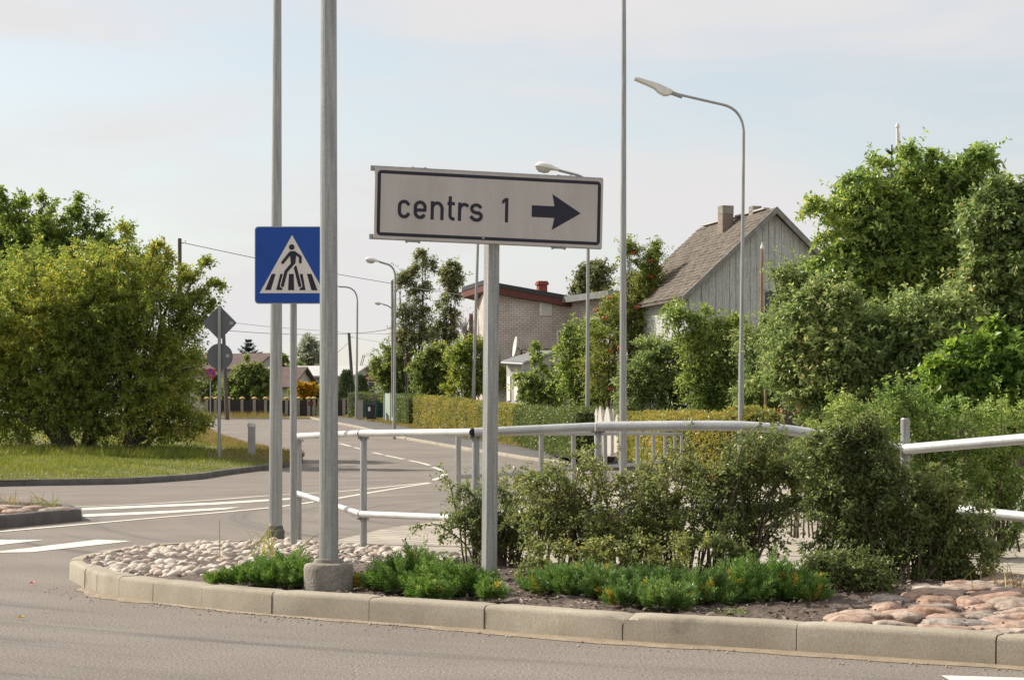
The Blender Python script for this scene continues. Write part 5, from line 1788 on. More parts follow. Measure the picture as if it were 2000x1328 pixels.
for xs in (1518, 1542, 1549, 1588):
    mb = MB(); mb.tube([P(xs, 845, 49), P(xs + .5, 794, 49)], .018, 6); mb.build('upright', M['rail_black'], t)
mb = MB(); mb.tube([P(1516, 793.5, 49), P(1590, 796, 49)], .018, 6); mb.build('top_bar', M['rail_black'], t)
mb = MB()
for k in range(9): mb.tube([P(1552 + k * 4.2, 810, 49), P(1552 + k * 4.2, 796, 49)], .008, 4)
mb.tube([P(1549, 809, 49), P(1589, 810, 49)], .012, 5); mb.build('lattice', M['rail_black'], t)


# ------------------------------------------------------------------ plants
def gpt(px, py, Y): return P(px, py, Y)


# big bushes on the left lawn
B1 = blobs_px([(60, 640, 140), (180, 610, 125), (300, 620, 100), (352, 700, 62), (110, 750, 120), (250, 760, 115), (330, 790, 70), (15, 790, 95), (262, 545, 66), (345, 560, 48), (372, 610, 38, 0),
               (-70, 700, 150), (170, 800, 80), (365, 820, 34), (300, 840, 40), (200, 720, 120, 2), (90, 700, 120, 2), (300, 720, 90, 2), (180, 560, 80, 1.5), (60, 560, 90, 1.5)], 62, .85)
b_ = lawn_at(205, 62)
tb = tree('bush', 'huge yellow-green bush with dark stems on the left lawn, in front', 'bush', b_, B1, LF['left_yellow'], 15000, 11, .125, .062, r0=.13, stems=7, spread=1.2, seed=21,
     sub=14, subr=.40, sl=.55, shoots=80, shoot_len=1.3, n_twigs=5, gr=1.0)
sprays(tb, [[(360, 580), (390, 525), (402, 510)], [(370, 600), (405, 560), (428, 552)], [(290, 530), (300, 490), (308, 478)], [(380, 640), (405, 610), (415, 590)],
            [(350, 830), (385, 835), (405, 822)], [(300, 560), (325, 515), (330, 500)], [(240, 520), (250, 470), (240, 440)]], 61.5, LF['left_yellow'], 512, .15, .075, .03, 60, .45)
B2 = blobs_px([(-30, 480, 80), (70, 480, 70), (140, 490, 62), (200, 505, 52), (255, 525, 44), (300, 545, 36), (10, 440, 40), (95, 440, 26), (140, 445, 26), (60, 540, 90), (160, 560, 80), (-90, 540, 110)], 69, .9)
b_ = lawn_at(80, 68)
t2b = tree('tree', 'taller green tree rising behind the huge yellow-green bush on the left', 'tree', b_, B2, LF['left_green'], 4600, 9, .17, .085, r0=.17, stems=3, spread=.8, seed=22,
     sub=12, subr=.42, sl=.6, shoots=70, shoot_len=1.4, gr=1.0)

sprays(t2b, [[(130, 440), (150, 405), (152, 388)], [(70, 440), (85, 400), (83, 388)], [(0, 420), (5, 390), (2, 376)], [(30, 430), (40, 405), (42, 395)], [(215, 490), (245, 460), (250, 448)], [(180, 460), (190, 435), (192, 425)]], 68.5, LF['left_green'], 513, .16, .08, .03, 60, .5)
# trees and shrubs beyond the road
def shrub_on(px, Y): return Vector(((px - 1000) * Y / F, Y, gz(Y) + .1))


tree('tree', 'tall dark slender tree, left and taller of the pair beyond the golden hedge', 'tree', shrub_on(822, 113),
     blobs_px([(825, 505, 13), (832, 524, 18), (812, 545, 20), (824, 575, 24), (802, 600, 24), (832, 620, 22), (812, 650, 30), (795, 538, 9), (783, 555, 8), (796, 665, 26), (836, 662, 26), (788, 622, 16), (780, 650, 16)], 113, .9), LF['dark'], 820, 8, .22, .09,
     r0=.10, n_twigs=1, stems=2, spread=.5, seed=31, sub=9, subr=.42, sl=.6, shoots=22, shoot_len=1.3, up=.6, gr=.8)
tree('tree', 'tall dark slender tree, right and leaning one of the pair beyond the golden hedge', 'tree', shrub_on(862, 114),
     blobs_px([(886, 522, 7), (878, 535, 11), (872, 560, 15), (883, 580, 14), (866, 602, 16), (876, 627, 18), (864, 652, 24), (882, 668, 20), (894, 550, 6), (870, 540, 8)], 114, .9), LF['dark'], 520, 8, .22, .09,
     r0=.09, n_twigs=1, stems=1, seed=32, sub=9, subr=.42, sl=.6, shoots=16, shoot_len=1.3, up=.6, gr=.82)
SG = 'leafy garden shrubs behind the golden hedge'
tree('shrub', 'bushy green shrub overhanging the pale green board fence', 'shrub', shrub_on(775, 118), blobs_px([(775, 730, 42), (752, 715, 30), (780, 690, 34), (742, 735, 22), (795, 760, 36), (760, 755, 30)], 118, .9), LF['mid'], 1500, 8, .20, .11,
     r0=.06, stems=4, seed=33, sub=10, sl=.5, group=SG, shoots=18, gr=.95)
tree('shrub', 'green broad shrub directly below the tall dark trees', 'shrub', shrub_on(835, 109), blobs_px([(838, 735, 48), (850, 705, 34), (820, 715, 36), (870, 740, 36), (840, 770, 40), (860, 690, 20)], 109, .9), LF['mid'], 1500, 8, .20, .12,
     r0=.06, stems=4, seed=34, sub=10, sl=.45, group=SG, gr=.95)
tree('shrub', 'yellowish green shrub at the left corner of the white brick house', 'shrub', shrub_on(915, 100), blobs_px([(912, 725, 44), (925, 685, 32), (895, 700, 30), (945, 740, 40), (900, 760, 36), (940, 700, 26), (965, 720, 28), (975, 745, 22)], 100, .9), LF['left_yellow'], 1700, 8, .18, .085,
     r0=.06, stems=4, seed=35, sub=10, sl=.5, group=SG, shoots=22, gr=.95)
# bare snag
b_ = shrub_on(922, 104)
t = thing('dead_tree', 'bare dead tree with a broken reddish trunk left of the brick house', 'tree', b_)
mb = MB(); mb.tube([b_, P(921, 690, 104), P(920, 613, 104)], [.18, .15, .12], 9)
mb.build('trunk', surf('red brown snag', [(.3, (.16, .085, .055)), (.7, (.27, .16, .11))], scale=5), t)
mb = MB(); rnd = random.Random(3)
for k in range(26):
    a = P(rnd.choice([908, 912, 917, 922]), rnd.uniform(640, 690), 103.5)
    e = P(rnd.uniform(880, 935), rnd.uniform(598, 655), 103.5 + rnd.uniform(-.5, .5))
    m_ = a.lerp(e, .5) + Vector((rnd.gauss(0, .12), 0, rnd.uniform(0, .3)))
    mb.tube([a, m_, e], [.03, .02, .008], 5, caps=False)
for x in (908, 912, 917): mb.tube([P(x, 760, 103.5), P(x + 1, 680, 103.5), P(x + rnd.uniform(-4, 4), 620, 103.5)], [.05, .04, .015], 6)
mb.build('branches', M['bark_pale'], t)

tree('fruit_tree', 'small pale-leaved fruit tree with one tall spike in front of the white shed', 'tree', shrub_on(1058, 82),
     blobs_px([(1042, 760, 32), (1072, 756, 34), (1056, 730, 20), (1046, 700, 9), (1043, 678, 5), (1098, 762, 32), (1030, 770, 26), (1080, 775, 34), (1020, 745, 18)], 82, .9), LF['willow2'], 950, 8, .13, .085, r0=.05, stems=2, seed=36, sub=9, sl=.35, shoots=18, shoot_len=.8)
tree('tree', 'drooping light green tree right of the brick house window', 'tree', shrub_on(1125, 67),
     blobs_px([(1132, 640, 24), (1122, 670, 28), (1140, 690, 36), (1126, 735, 38), (1148, 765, 40), (1108, 715, 22), (1104, 685, 12), (1155, 640, 22)], 67, .9), LF['willow2'], 1100, 8, .15, .075, r0=.08, stems=2, seed=37, sub=10, sl=.5, droop=.7, up=.0, shoots=12)
tree('tree', 'distant dark oak-like tree crown above the flat grey roof', 'tree', Vector((6.0, 125, 2.3)), blobs_px([(1155, 535, 24), (1142, 552, 20), (1172, 530, 20), (1165, 560, 28), (1130, 570, 14)], 125, .9), LF['dark'], 700, 8, .26, .15,
     r0=.2, seed=38, sub=9, sl=.7)


def clusters(name, seed, blobs, n, r, per, mat, parent):
    rng_ = np.random.default_rng(seed); parts = []
    for _ in range(n):
        c, rad = blobs[rng_.integers(0, len(blobs))]
        u_ = norm(rng_.normal(size=3) + np.array([0, -.8, .2]))
        q0 = c + u_ * rad * 1.0
        d0 = norm(rng_.normal(size=(per, 3)))
        v_ = (ICO_LV[None] * r + (q0 + d0 * r * np.array([2.6, 2.6, 1.6]))[:, None]).reshape(-1, 3)
        f_ = (ICO_LT[None] + (np.arange(per) * len(ICO_LV))[:, None, None]).reshape(-1, 3)
        parts.append((v_, f_))
    V_, T_ = cat_mesh(parts)
    return tri_mesh(name, V_, T_, mat, parent, smooth=True)


ICO_LV, ICO_LT = ico(1)
RB = blobs_px([(1200, 612, 38), (1180, 655, 44), (1240, 575, 44), (1268, 560, 40), (1215, 680, 60), (1262, 650, 46), (1232, 505, 17), (1230, 482, 8), (1278, 510, 14), (1285, 490, 6), (1165, 730, 46), (1300, 590, 30), (1195, 740, 50), (1262, 540, 22), (1292, 600, 30), (1262, 605, 36), (1310, 625, 26)], 63, .8)
t = tree('rowan_tree', 'yellowing rowan tree with orange berries behind the picket gate', 'tree', shrub_on(1215, 63), RB, LF['rowan'], 2600, 11, .115, .045, r0=.09, stems=4, spread=.9, seed=39, sub=12, subr=.40, sl=.55, shoots=46, shoot_len=1.0, up=.5)
clusters('berries', 5, RB, 22, .028, 16, LF['berry'], t)
tree('shrub', 'dark broad-leaved shrub between the rowan and the light green willow shrub', 'shrub', shrub_on(1265, 57), blobs_px([(1255, 740, 52), (1310, 715, 46), (1295, 765, 44), (1232, 780, 30), (1330, 690, 30), (1270, 690, 36), (1345, 770, 40)], 57, .8), LF['lilac'], 1900, 8, .13, .065,
     r0=.06, stems=5, seed=40, sub=11, sl=.4, spread=.8)
tree('shrub', 'light green willowy shrub with hanging leaves below the wooden house gable', 'shrub', shrub_on(1390, 54), blobs_px([(1390, 680, 50), (1420, 735, 48), (1368, 740, 44), (1384, 625, 26), (1440, 650, 36), (1340, 640, 30), (1395, 780, 40), (1452, 700, 30), (1320, 610, 24)], 54, .8), LF['willow2'], 2100, 8, .15, .055,
     r0=.06, stems=5, seed=41, sub=11, sl=.5, droop=.8, up=.1, spread=.6, shoots=30)
tree('shrub', 'browning olive shrub reaching over the dark window of the wooden house', 'shrub', shrub_on(1560, 44), blobs_px([(1560, 565, 44), (1600, 560, 40), (1548, 548, 24), (1560, 612, 36), (1512, 535, 10), (1590, 620, 48), (1620, 600, 40), (1535, 650, 32), (1510, 675, 26), (1545, 575, 30), (1585, 535, 26), (1530, 600, 24)], 44, .8), LF['lilac'], 1900, 8, .095, .05,
     r0=.05, stems=4, seed=42, sub=11, sl=.4, shoots=50, shoot_len=.8, up=.5)
tree('shrub', 'dark green shrub standing right of the bent street lamp, left of the tan pole', 'shrub', Vector((6.9, 52, 1.3)), blobs_px([(1470, 680, 36), (1475, 740, 40), (1505, 650, 30), (1515, 720, 40), (1455, 775, 30), (1535, 770, 36), (1540, 690, 36)], 52, .8), LF['lilac'], 1500, 8, .12, .06,
     r0=.05, stems=5, seed=144, sub=10, sl=.4, spread=.5, shoots=14)
tree('shrub', 'round fresh green shrub at the foot of the tan garden pole', 'shrub', Vector((6.85, 50, 1.3)), blobs_px([(1492, 755, 30), (1478, 775, 26), (1510, 772, 28), (1500, 730, 20), (1495, 790, 30), (1465, 790, 18), (1525, 790, 22)], 50, .8), LF['mid'], 900, 8, .09, .035,
     r0=.04, stems=4, seed=43, sub=9, sl=.4, up=.7)

# big trees on the right
RA = blobs_px([(1800, 375, 62), (1745, 415, 72), (1690, 450, 44), (1862, 420, 72), (1705, 345, 26), (1790, 335, 30), (1870, 350, 36), (1765, 520, 100), (1668, 545, 52), (1850, 520, 100), (1720, 620, 95), (1905, 390, 40), (1655, 400, 20), (1630, 420, 12), (1915, 315, 12), (1885, 330, 16), (1655, 500, 24)], 27, .75)
ta = tree('apple_tree', 'big spreading fruit tree with long leafy shoots on the right, in front of the flagpole', 'tree', Vector((5.7, 27, .9)), RA, LF['apple'], 6800, 9, .088, .050, r0=.10, stems=2, spread=.4, seed=51, sub=15, subr=.38, sl=.30, shoots=110, shoot_len=.75, up=.2, n_twigs=7)
sprays(ta, [[(1740, 420), (1660, 395), (1610, 402), (1570, 414)], [(1730, 370), (1690, 345), (1645, 353)], [(1700, 470), (1640, 455), (1588, 472)], [(1680, 430), (1640, 440), (1605, 400), (1590, 392)],
            [(1850, 380), (1880, 320), (1912, 292), (1945, 330)], [(1860, 370), (1895, 315), (1918, 300)], [(1800, 350), (1815, 315), (1822, 300)], [(1670, 520), (1620, 500), (1592, 512)], [(1900, 420), (1935, 385), (1975, 380)],
            [(1740, 380), (1770, 310), (1775, 292)], [(1690, 560), (1640, 545), (1600, 560)]], 26.6, LF['apple'], 511, .088, .05)
RBb = blobs_px([(1985, 430, 62), (1995, 520, 90), (1945, 575, 80), (2040, 620, 120), (1960, 660, 90), (1990, 370, 30), (2060, 450, 90), (1935, 490, 50), (1915, 430, 44), (1925, 560, 60), (1950, 400, 40)], 25, .8)
tree('tree', 'dark lilac-like tree cut by the right-hand edge of the picture', 'tree', Vector((6.9, 25.5, .8)), RBb, LF['lilac'], 4600, 9, .085, .055, r0=.08, stems=3, spread=.4, seed=52, sub=14, subr=.4, sl=.28, shoots=40, shoot_len=.5)
RC_ = blobs_px([(1560, 690, 50), (1620, 730, 76), (1720, 745, 88), (1800, 760, 80), (1660, 670, 66), (1545, 745, 34), (1680, 800, 62), (1600, 660, 44), (1640, 610, 40), (1530, 700, 24), (1570, 620, 34), (1600, 590, 30), (1780, 660, 90), (1850, 650, 60), (1610, 790, 40)], 23.5, .7)
tree('shrub', 'wide dark glossy-leaved shrub mass below the big fruit tree', 'shrub', Vector((4.9, 23.5, .5)), RC_, LF['lilac'], 7200, 9, .070, .042, r0=.05, stems=6, spread=.7, seed=53, sub=15, subr=.4, sl=.28, shoots=90, shoot_len=.5, gr=1.0)
RD = blobs_px([(1850, 745, 44), (1920, 770, 62), (1985, 750, 62), (1880, 715, 36), (1950, 700, 50), (2040, 740, 70), (1840, 790, 40), (1990, 810, 50)], 20.5, .75)
tree('shrub', 'vivid green broad-leaved shrub at the right edge below the dark tree', 'shrub', Vector((5.4, 20.5, .4)), RD, LF['bright'], 1500, 8, .092, .062, r0=.04, stems=5, spread=.5, seed=54, sub=12, subr=.35, sl=.25, loose=.9, shoots=40, shoot_len=.45, gr=.95)
# conifer behind the fruit tree
def conifer(name, label, base, toppt, rad, tiers, per, mat, seed, group=None, ll=.16):
    t_ = thing(name, label, 'tree', base, group)
    b0, t0 = Vector(base), Vector(toppt)
    mb_ = MB(); mb_.tube([b0, t0], [rad * .07, .012], 8); mb_.build('trunk', M['bark'], t_)
    rng_ = np.random.default_rng(seed); B, D, Ls = [], [], []
    for i in range(tiers):
        f = (i + .3) / tiers
        c_ = np.array(b0.lerp(t0, .12 + .88 * f)); rr_ = rad * (1 - f) ** .8
        for k in range(per):
            a = rng_.random() * 6.28
            B.append(c_); D.append([math.cos(a), math.sin(a), .25 + .3 * f - .3 * (1 - f)]); Ls.append(max(.12, rr_ * (.7 + .5 * rng_.random())))
    B, D, Ls = np.array(B), np.array(D), np.array(Ls)
    K_ = 26
    d_ = norm(D); k_ = (np.arange(K_) + .5) / K_
    pos = B[:, None] + d_[:, None] * (k_[None] * Ls[:, None])[..., None]
    pos[..., 2] += .25 * (k_[None] ** 2) * Ls[:, None]
    sd = norm(np.cross(d_, np.array([0, 0, 1.0])))
    sg = np.where(np.arange(K_) % 2 == 0, 1.0, -1.0)
    ld = d_[:, None] * .8 + sd[:, None] * sg[None, :, None] * .8 + rng_.normal(size=pos.shape) * .25
    nn_ = rng_.normal(size=pos.shape) * .4; nn_[..., 2] += 1
    s_l = ll * (1.2 - .7 * k_)[None] * np.ones(len(B))[:, None] * np.clip(Ls / (rad * .5), .4, 1.2)[:, None]
    V_, T_ = leaves(pos.reshape(-1, 3), ld.reshape(-1, 3), nn_.reshape(-1, 3), s_l.ravel(), s_l.ravel() * .3)
    V2, T2 = stalks(B, B + d_ * Ls[:, None] * .95, .02 * rad)
    V_, T_ = cat_mesh([(V_, T_), (V2, T2)])
    tri_mesh('crown', V_, T_, mat, t_)
    return t_


conifer('conifer_tree', 'narrow juniper-like conifer top behind the big fruit tree by the flagpole', (5.95 + .35, 31, .9), P(1742, 283, 31), .95, 20, 16, LF['thuja'], 3, ll=.12)
conifer('spruce_tree', 'far spruce with drooping tiers behind the brown-roofed far house', P(487, 830, 172), P(486, 661, 172), 3.0, 16, 10, LF['spruce'], 4, ll=.8)
# distant trees
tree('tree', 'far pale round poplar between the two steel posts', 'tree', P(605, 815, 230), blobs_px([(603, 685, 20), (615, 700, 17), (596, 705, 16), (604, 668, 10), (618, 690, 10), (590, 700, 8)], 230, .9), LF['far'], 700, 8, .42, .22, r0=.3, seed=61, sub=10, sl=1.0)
for i, (x, y, r, lab) in enumerate([(560, 735, 22, 'far dark green tree left of the thin sign post'), (583, 725, 12, 'low far tree beneath the pale poplar'), (740, 722, 22, 'far hazy tree beside the white house gable'), (722, 738, 10, 'little far tree at the roof antenna'),
                                    (545, 705, 14, 'far blue-green tree half behind the slim tapering post')]):
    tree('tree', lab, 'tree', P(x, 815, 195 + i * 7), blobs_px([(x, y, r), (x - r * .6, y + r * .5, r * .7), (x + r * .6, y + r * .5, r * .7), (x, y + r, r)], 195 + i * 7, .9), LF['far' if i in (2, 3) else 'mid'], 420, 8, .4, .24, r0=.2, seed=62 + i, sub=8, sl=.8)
tree('bush', 'leafy green bush behind the panel fence below the brown roof', 'bush', P(485, 812, 136), blobs_px([(480, 745, 40), (455, 760, 28), (510, 755, 30), (485, 720, 22), (495, 770, 34), (460, 780, 20), (520, 740, 14)], 136, .8), LF['mid'], 1100, 8, .26, .15, r0=.08, stems=4, seed=68, sub=10, sl=.6)
tree('bush', 'dark bush behind the small no-stopping sign', 'bush', P(415, 812, 138), blobs_px([(410, 765, 24), (428, 775, 20), (395, 770, 24), (418, 745, 14)], 138, .8), LF['dark'], 420, 8, .24, .14, r0=.06, stems=3, seed=69, sub=8, sl=.6)
t = tree('bush', 'yellow-topped flowering bush behind the panel fence', 'bush', P(598, 812, 137), blobs_px([(595, 775, 26), (580, 772, 18), (612, 775, 20), (625, 768, 16), (600, 790, 24), (640, 760, 18), (645, 780, 18)], 137, .8), LF['rowan'], 700, 8, .22, .12, r0=.05, stems=3, seed=70, sub=9, sl=.5)
V, T = crown(71, blobs_px([(583, 756, 9), (596, 755, 9), (608, 757, 9), (590, 764, 11), (604, 765, 10)], 135.6, .8), 300, 7, .18, .12, sub=6, sl=.4)
tri_mesh('yellow_blossom', V, T, LF['yellow'], t)


def thuja(label, px, w_, topy, Y, seed):
    b0 = Vector(((px - 1000) * Y / F, Y, gz(Y)))
    t_ = thing('thuja', label, 'thuja', b0, 'dark conical thujas')
    h_ = P(px, topy, Y).z - b0.z; rw = w_ * Y / F / 2
    mb_ = MB(); mb_.tube([b0, b0 + Z1 * (h_ * .9)], [.08, .02], 7); mb_.build('trunk', M['bark'], t_)
    rng_ = np.random.default_rng(seed); n_s = 900
    f = rng_.random(n_s) ** .8; a = rng_.random(n_s) * 6.28
    rr_ = rw * np.clip(1.15 * (1 - f) ** .55 * np.minimum(1, f * 6 + .55), 0.02, 1) * (.8 + .25 * rng_.random(n_s))
    B = np.stack([b0.x + rr_ * np.cos(a), b0.y + rr_ * np.sin(a), b0.z + .1 + f * h_ * .95], 1)
    D = np.stack([np.cos(a) * .5, np.sin(a) * .5, np.ones(n_s)], 1)
    V_, T_ = sprigs(rng_, B, D, .3, 7, .16, .07, 0, .5)
    tri_mesh('foliage', V_, T_, LF['thuja'], t_)


thuja('dark conical thuja at the foot of the leaning pole', 677, 36, 728, 136, 1)
thuja('dark conical thuja right of the lamp pole, by the grey gate wall', 706, 27, 738, 134, 2)


# clipped hedges
def hedge(name, label, path, w_, h0, h1, mat, n, seed, core=True, group=None, ll=.09, zoff=0.0):
    a = [Vector(p_) for p_ in path]
    t_ = thing(name, label, 'hedge', a[0], group)
    mb_ = MB(); lens = [0.0]
    for p_, q_ in zip(a, a[1:]): lens.append(lens[-1] + (q_ - p_).length)
    hs_ = [h0 + (h1 - h0) * s_ / lens[-1] for s_ in lens]
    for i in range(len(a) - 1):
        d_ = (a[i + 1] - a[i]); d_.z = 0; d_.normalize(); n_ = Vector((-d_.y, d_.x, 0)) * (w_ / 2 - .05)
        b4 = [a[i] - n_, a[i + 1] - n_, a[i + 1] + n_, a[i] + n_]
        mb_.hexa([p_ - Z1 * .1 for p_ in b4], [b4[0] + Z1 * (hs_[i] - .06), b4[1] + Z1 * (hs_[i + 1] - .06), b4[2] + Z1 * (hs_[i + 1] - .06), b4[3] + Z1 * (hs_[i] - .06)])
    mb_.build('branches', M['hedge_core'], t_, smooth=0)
    rng_ = np.random.default_rng(seed)
    s_ = rng_.random(n) * lens[-1]
    seg = np.clip(np.searchsorted(lens, s_) - 1, 0, len(a) - 2)
    f = (s_ - np.array(lens)[seg]) / np.diff(lens)[seg]
    A = np.array([tuple(p_) for p_ in a]); c_ = A[seg] * (1 - f[:, None]) + A[seg + 1] * f[:, None]
    d_ = norm((A[seg + 1] - A[seg]) * np.array([1, 1, 0])); n_ = np.stack([-d_[:, 1], d_[:, 0], np.zeros(n)], 1)
    h_ = h0 + (h1 - h0) * s_ / lens[-1]
    face = rng_.random(n)
    side = np.where(face < .46, 1.0, -1.0)[:, None]
    topm = face > .80
    lump = 1 + .05 * np.sin(s_ * 2.1) + .03 * np.sin(s_ * 5.3 + 1)
    zz = rng_.random(n) * h_ * lump
    B = c_ + n_ * side * (w_ / 2) * lump[:, None]; B[:, 2] += zz
    D = n_ * side * 1.0 + rng_.normal(size=(n, 3)) * .45; D[:, 2] += .35
    r_ = (rng_.random(n) * 2 - 1)[:, None]
    Bt = c_ + n_ * r_ * (w_ / 2); Bt[:, 2] += h_ * lump
    B[topm] = Bt[topm]
    D[topm] = rng_.normal(size=(topm.sum(), 3)) * .45 + np.array([0, 0, 1.0])
    endm = (rng_.random(n) < min(.25, w_ / lens[-1]))
    for e_, q_ in ((0, -1.0), (len(a) - 1, 1.0)):
        m_ = endm & (rng_.random(n) < .5)
        dd = norm(np.array(a[min(e_, len(a) - 2) + 1] - a[min(e_, len(a) - 2)]) * np.array([1, 1, 0])) * q_
        nn_ = np.array([-dd[1], dd[0], 0])
        k_ = m_.sum()
        B[m_] = A[e_] + nn_ * ((rng_.random(k_) * 2 - 1) * w_ / 2)[:, None] + dd * .03; B[m_, 2] += rng_.random(k_) * (h0 if e_ == 0 else h1)
        D[m_] = dd + rng_.normal(size=(k_, 3)) * .45
    V_, T_ = sprigs(rng_, B, D, .10, 3, ll, ll * .55, 0, .7)
    tri_mesh('foliage', V_, T_, mat, t_)
    return t_


hz = lambda px, py, Y: P(px, py, Y)
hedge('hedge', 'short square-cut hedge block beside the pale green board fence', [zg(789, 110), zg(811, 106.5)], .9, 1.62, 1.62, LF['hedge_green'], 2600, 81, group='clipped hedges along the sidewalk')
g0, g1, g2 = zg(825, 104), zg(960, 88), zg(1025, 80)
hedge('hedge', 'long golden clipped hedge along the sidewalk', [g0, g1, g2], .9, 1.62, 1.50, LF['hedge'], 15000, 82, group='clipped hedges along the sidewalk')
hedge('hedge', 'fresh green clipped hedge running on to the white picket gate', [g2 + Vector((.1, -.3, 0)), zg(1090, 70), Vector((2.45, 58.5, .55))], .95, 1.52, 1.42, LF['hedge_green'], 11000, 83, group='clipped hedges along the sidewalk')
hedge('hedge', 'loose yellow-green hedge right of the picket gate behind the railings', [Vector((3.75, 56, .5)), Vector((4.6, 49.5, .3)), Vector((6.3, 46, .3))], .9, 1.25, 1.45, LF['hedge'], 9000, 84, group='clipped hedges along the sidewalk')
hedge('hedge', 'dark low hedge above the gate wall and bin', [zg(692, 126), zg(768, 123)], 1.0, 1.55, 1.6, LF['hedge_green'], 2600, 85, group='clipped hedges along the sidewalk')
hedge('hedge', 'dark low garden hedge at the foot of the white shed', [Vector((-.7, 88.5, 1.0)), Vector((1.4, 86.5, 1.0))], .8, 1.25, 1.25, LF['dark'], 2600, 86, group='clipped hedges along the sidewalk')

# ------------------------------------------------------------------ grass
def blades(seed, pts, h, w_, lean=.35, wind=(.25, .05)):
    rng_ = np.random.default_rng(seed); n_ = len(pts)
    b = np.asarray(pts, float)
    d_ = rng_.normal(size=(n_, 3)) * lean; d_[:, 2] = 1; d_[:, 0] += wind[0]; d_[:, 1] += wind[1]
    nn_ = rng_.normal(size=(n_, 3)); nn_[:, 1] -= 1; nn_[:, 2] += .6
    return leaves(b, d_, nn_, h, w_, .05)


rng = np.random.default_rng(77)
n = 125000
Yg = 39.5 + 64 * rng.random(n) ** 1.7
xr = np.array([lawn_right(y) for y in Yg])
left_lim = -(1000 + 650) * Yg / F
X = xr - .2 - rng.random(n) ** 1.35 * np.maximum(.1, (xr - .2 - left_lim))
Z = np.array([lawn_z(a, c_) for a, c_ in zip(X, Yg)])
pts = np.stack([X, Yg, Z], 1)
edge = np.clip((xr - X) / 1.5, .45, 1)
patch = .75 + .5 * np.sin(X * 1.1 + 2 * np.sin(Yg * .4)) * np.sin(Yg * .9)
hgt = (.10 + .10 * rng.random(n)) * edge * np.clip(patch, .45, 1.7)
V, T = blades(78, pts, hgt, .012 + .012 * rng.random(n))
props(tri_mesh('lawn_grass', V, T, LF['grass']), 'short green lawn grass on the left', kind='stuff')
# long grass round the stems of the bushes and dry fringe at the back
n = 9000
Yg = rng.uniform(57.5, 63, n); X = -(1000 - rng.uniform(-40, 400, n)) * Yg / F
m_ = X < np.array([lawn_right(y) for y in Yg]) - .3
X, Yg = X[m_], Yg[m_]
pts = np.stack([X, Yg, [lawn_z(a, c_) for a, c_ in zip(X, Yg)]], 1)
V, T = blades(79, pts, .18 + .28 * rng.random(len(X)) ** 2, .018)
props(tri_mesh('long_grass', V, T, LF['grass']), 'long seedy grass round the stems of the left bushes', kind='stuff')
n = 16000
Yg = rng.uniform(60, 112, n); xr = np.array([lawn_right(y) for y in Yg]); X = xr + .05 - rng.random(n) ** 2 * 2.5
pts = np.stack([X, Yg, [lawn_z(min(a, c2), c_) for a, c2, c_ in zip(X, xr, Yg)]], 1)
V, T = blades(80, pts, .10 + .2 * rng.random(n) ** 2, .02)
# verge grass on the right of the road, dry bank grass and far verge
n = 16000
Y2 = 76 + 54 * rng.random(n); X2 = np.array([rr(y) for y in Y2]) + 2.55 + rng.random(n) ** 1.5 * 2.2
P2 = np.stack([X2, Y2, [gz(y) + .12 for y in Y2]], 1)
V2, T2 = blades(81, P2, .06 + .14 * rng.random(n) ** 2, .02)
n = 5000
X3 = rng.uniform(-22.5, -11.5, n); Y3 = rng.uniform(126.6, 129.8, n)
V3, T3 = blades(82, np.stack([X3, Y3, np.array([gz(y) for y in Y3]) + .07], 1), .08 + .5 * rng.random(n) ** 3 * (X3 < -16), .03)
n = 26000
X4 = rng.uniform(5.0, 10.5, n); Y4 = 43.6 + 10 * rng.random(n) ** 1.4
Z4 = np.interp(Y4, bank_y, [.02, .45, .95, 1.25, 1.35, 1.45, 1.6, 2.0, 2.6]) * np.clip((X4 - 5) / 2.5, .02, 1) + .02
V4, T4 = blades(83, np.stack([X4, Y4, Z4], 1), .12 + .32 * rng.random(n) ** 2, .014)
V, T = cat_mesh([(V, T), (V2, T2), (V3, T3), (V4, T4)])
props(tri_mesh('dry_grass', V, T, LF['drygrass']), 'dry straw-coloured grass along the verges and the garden bank', kind='stuff')


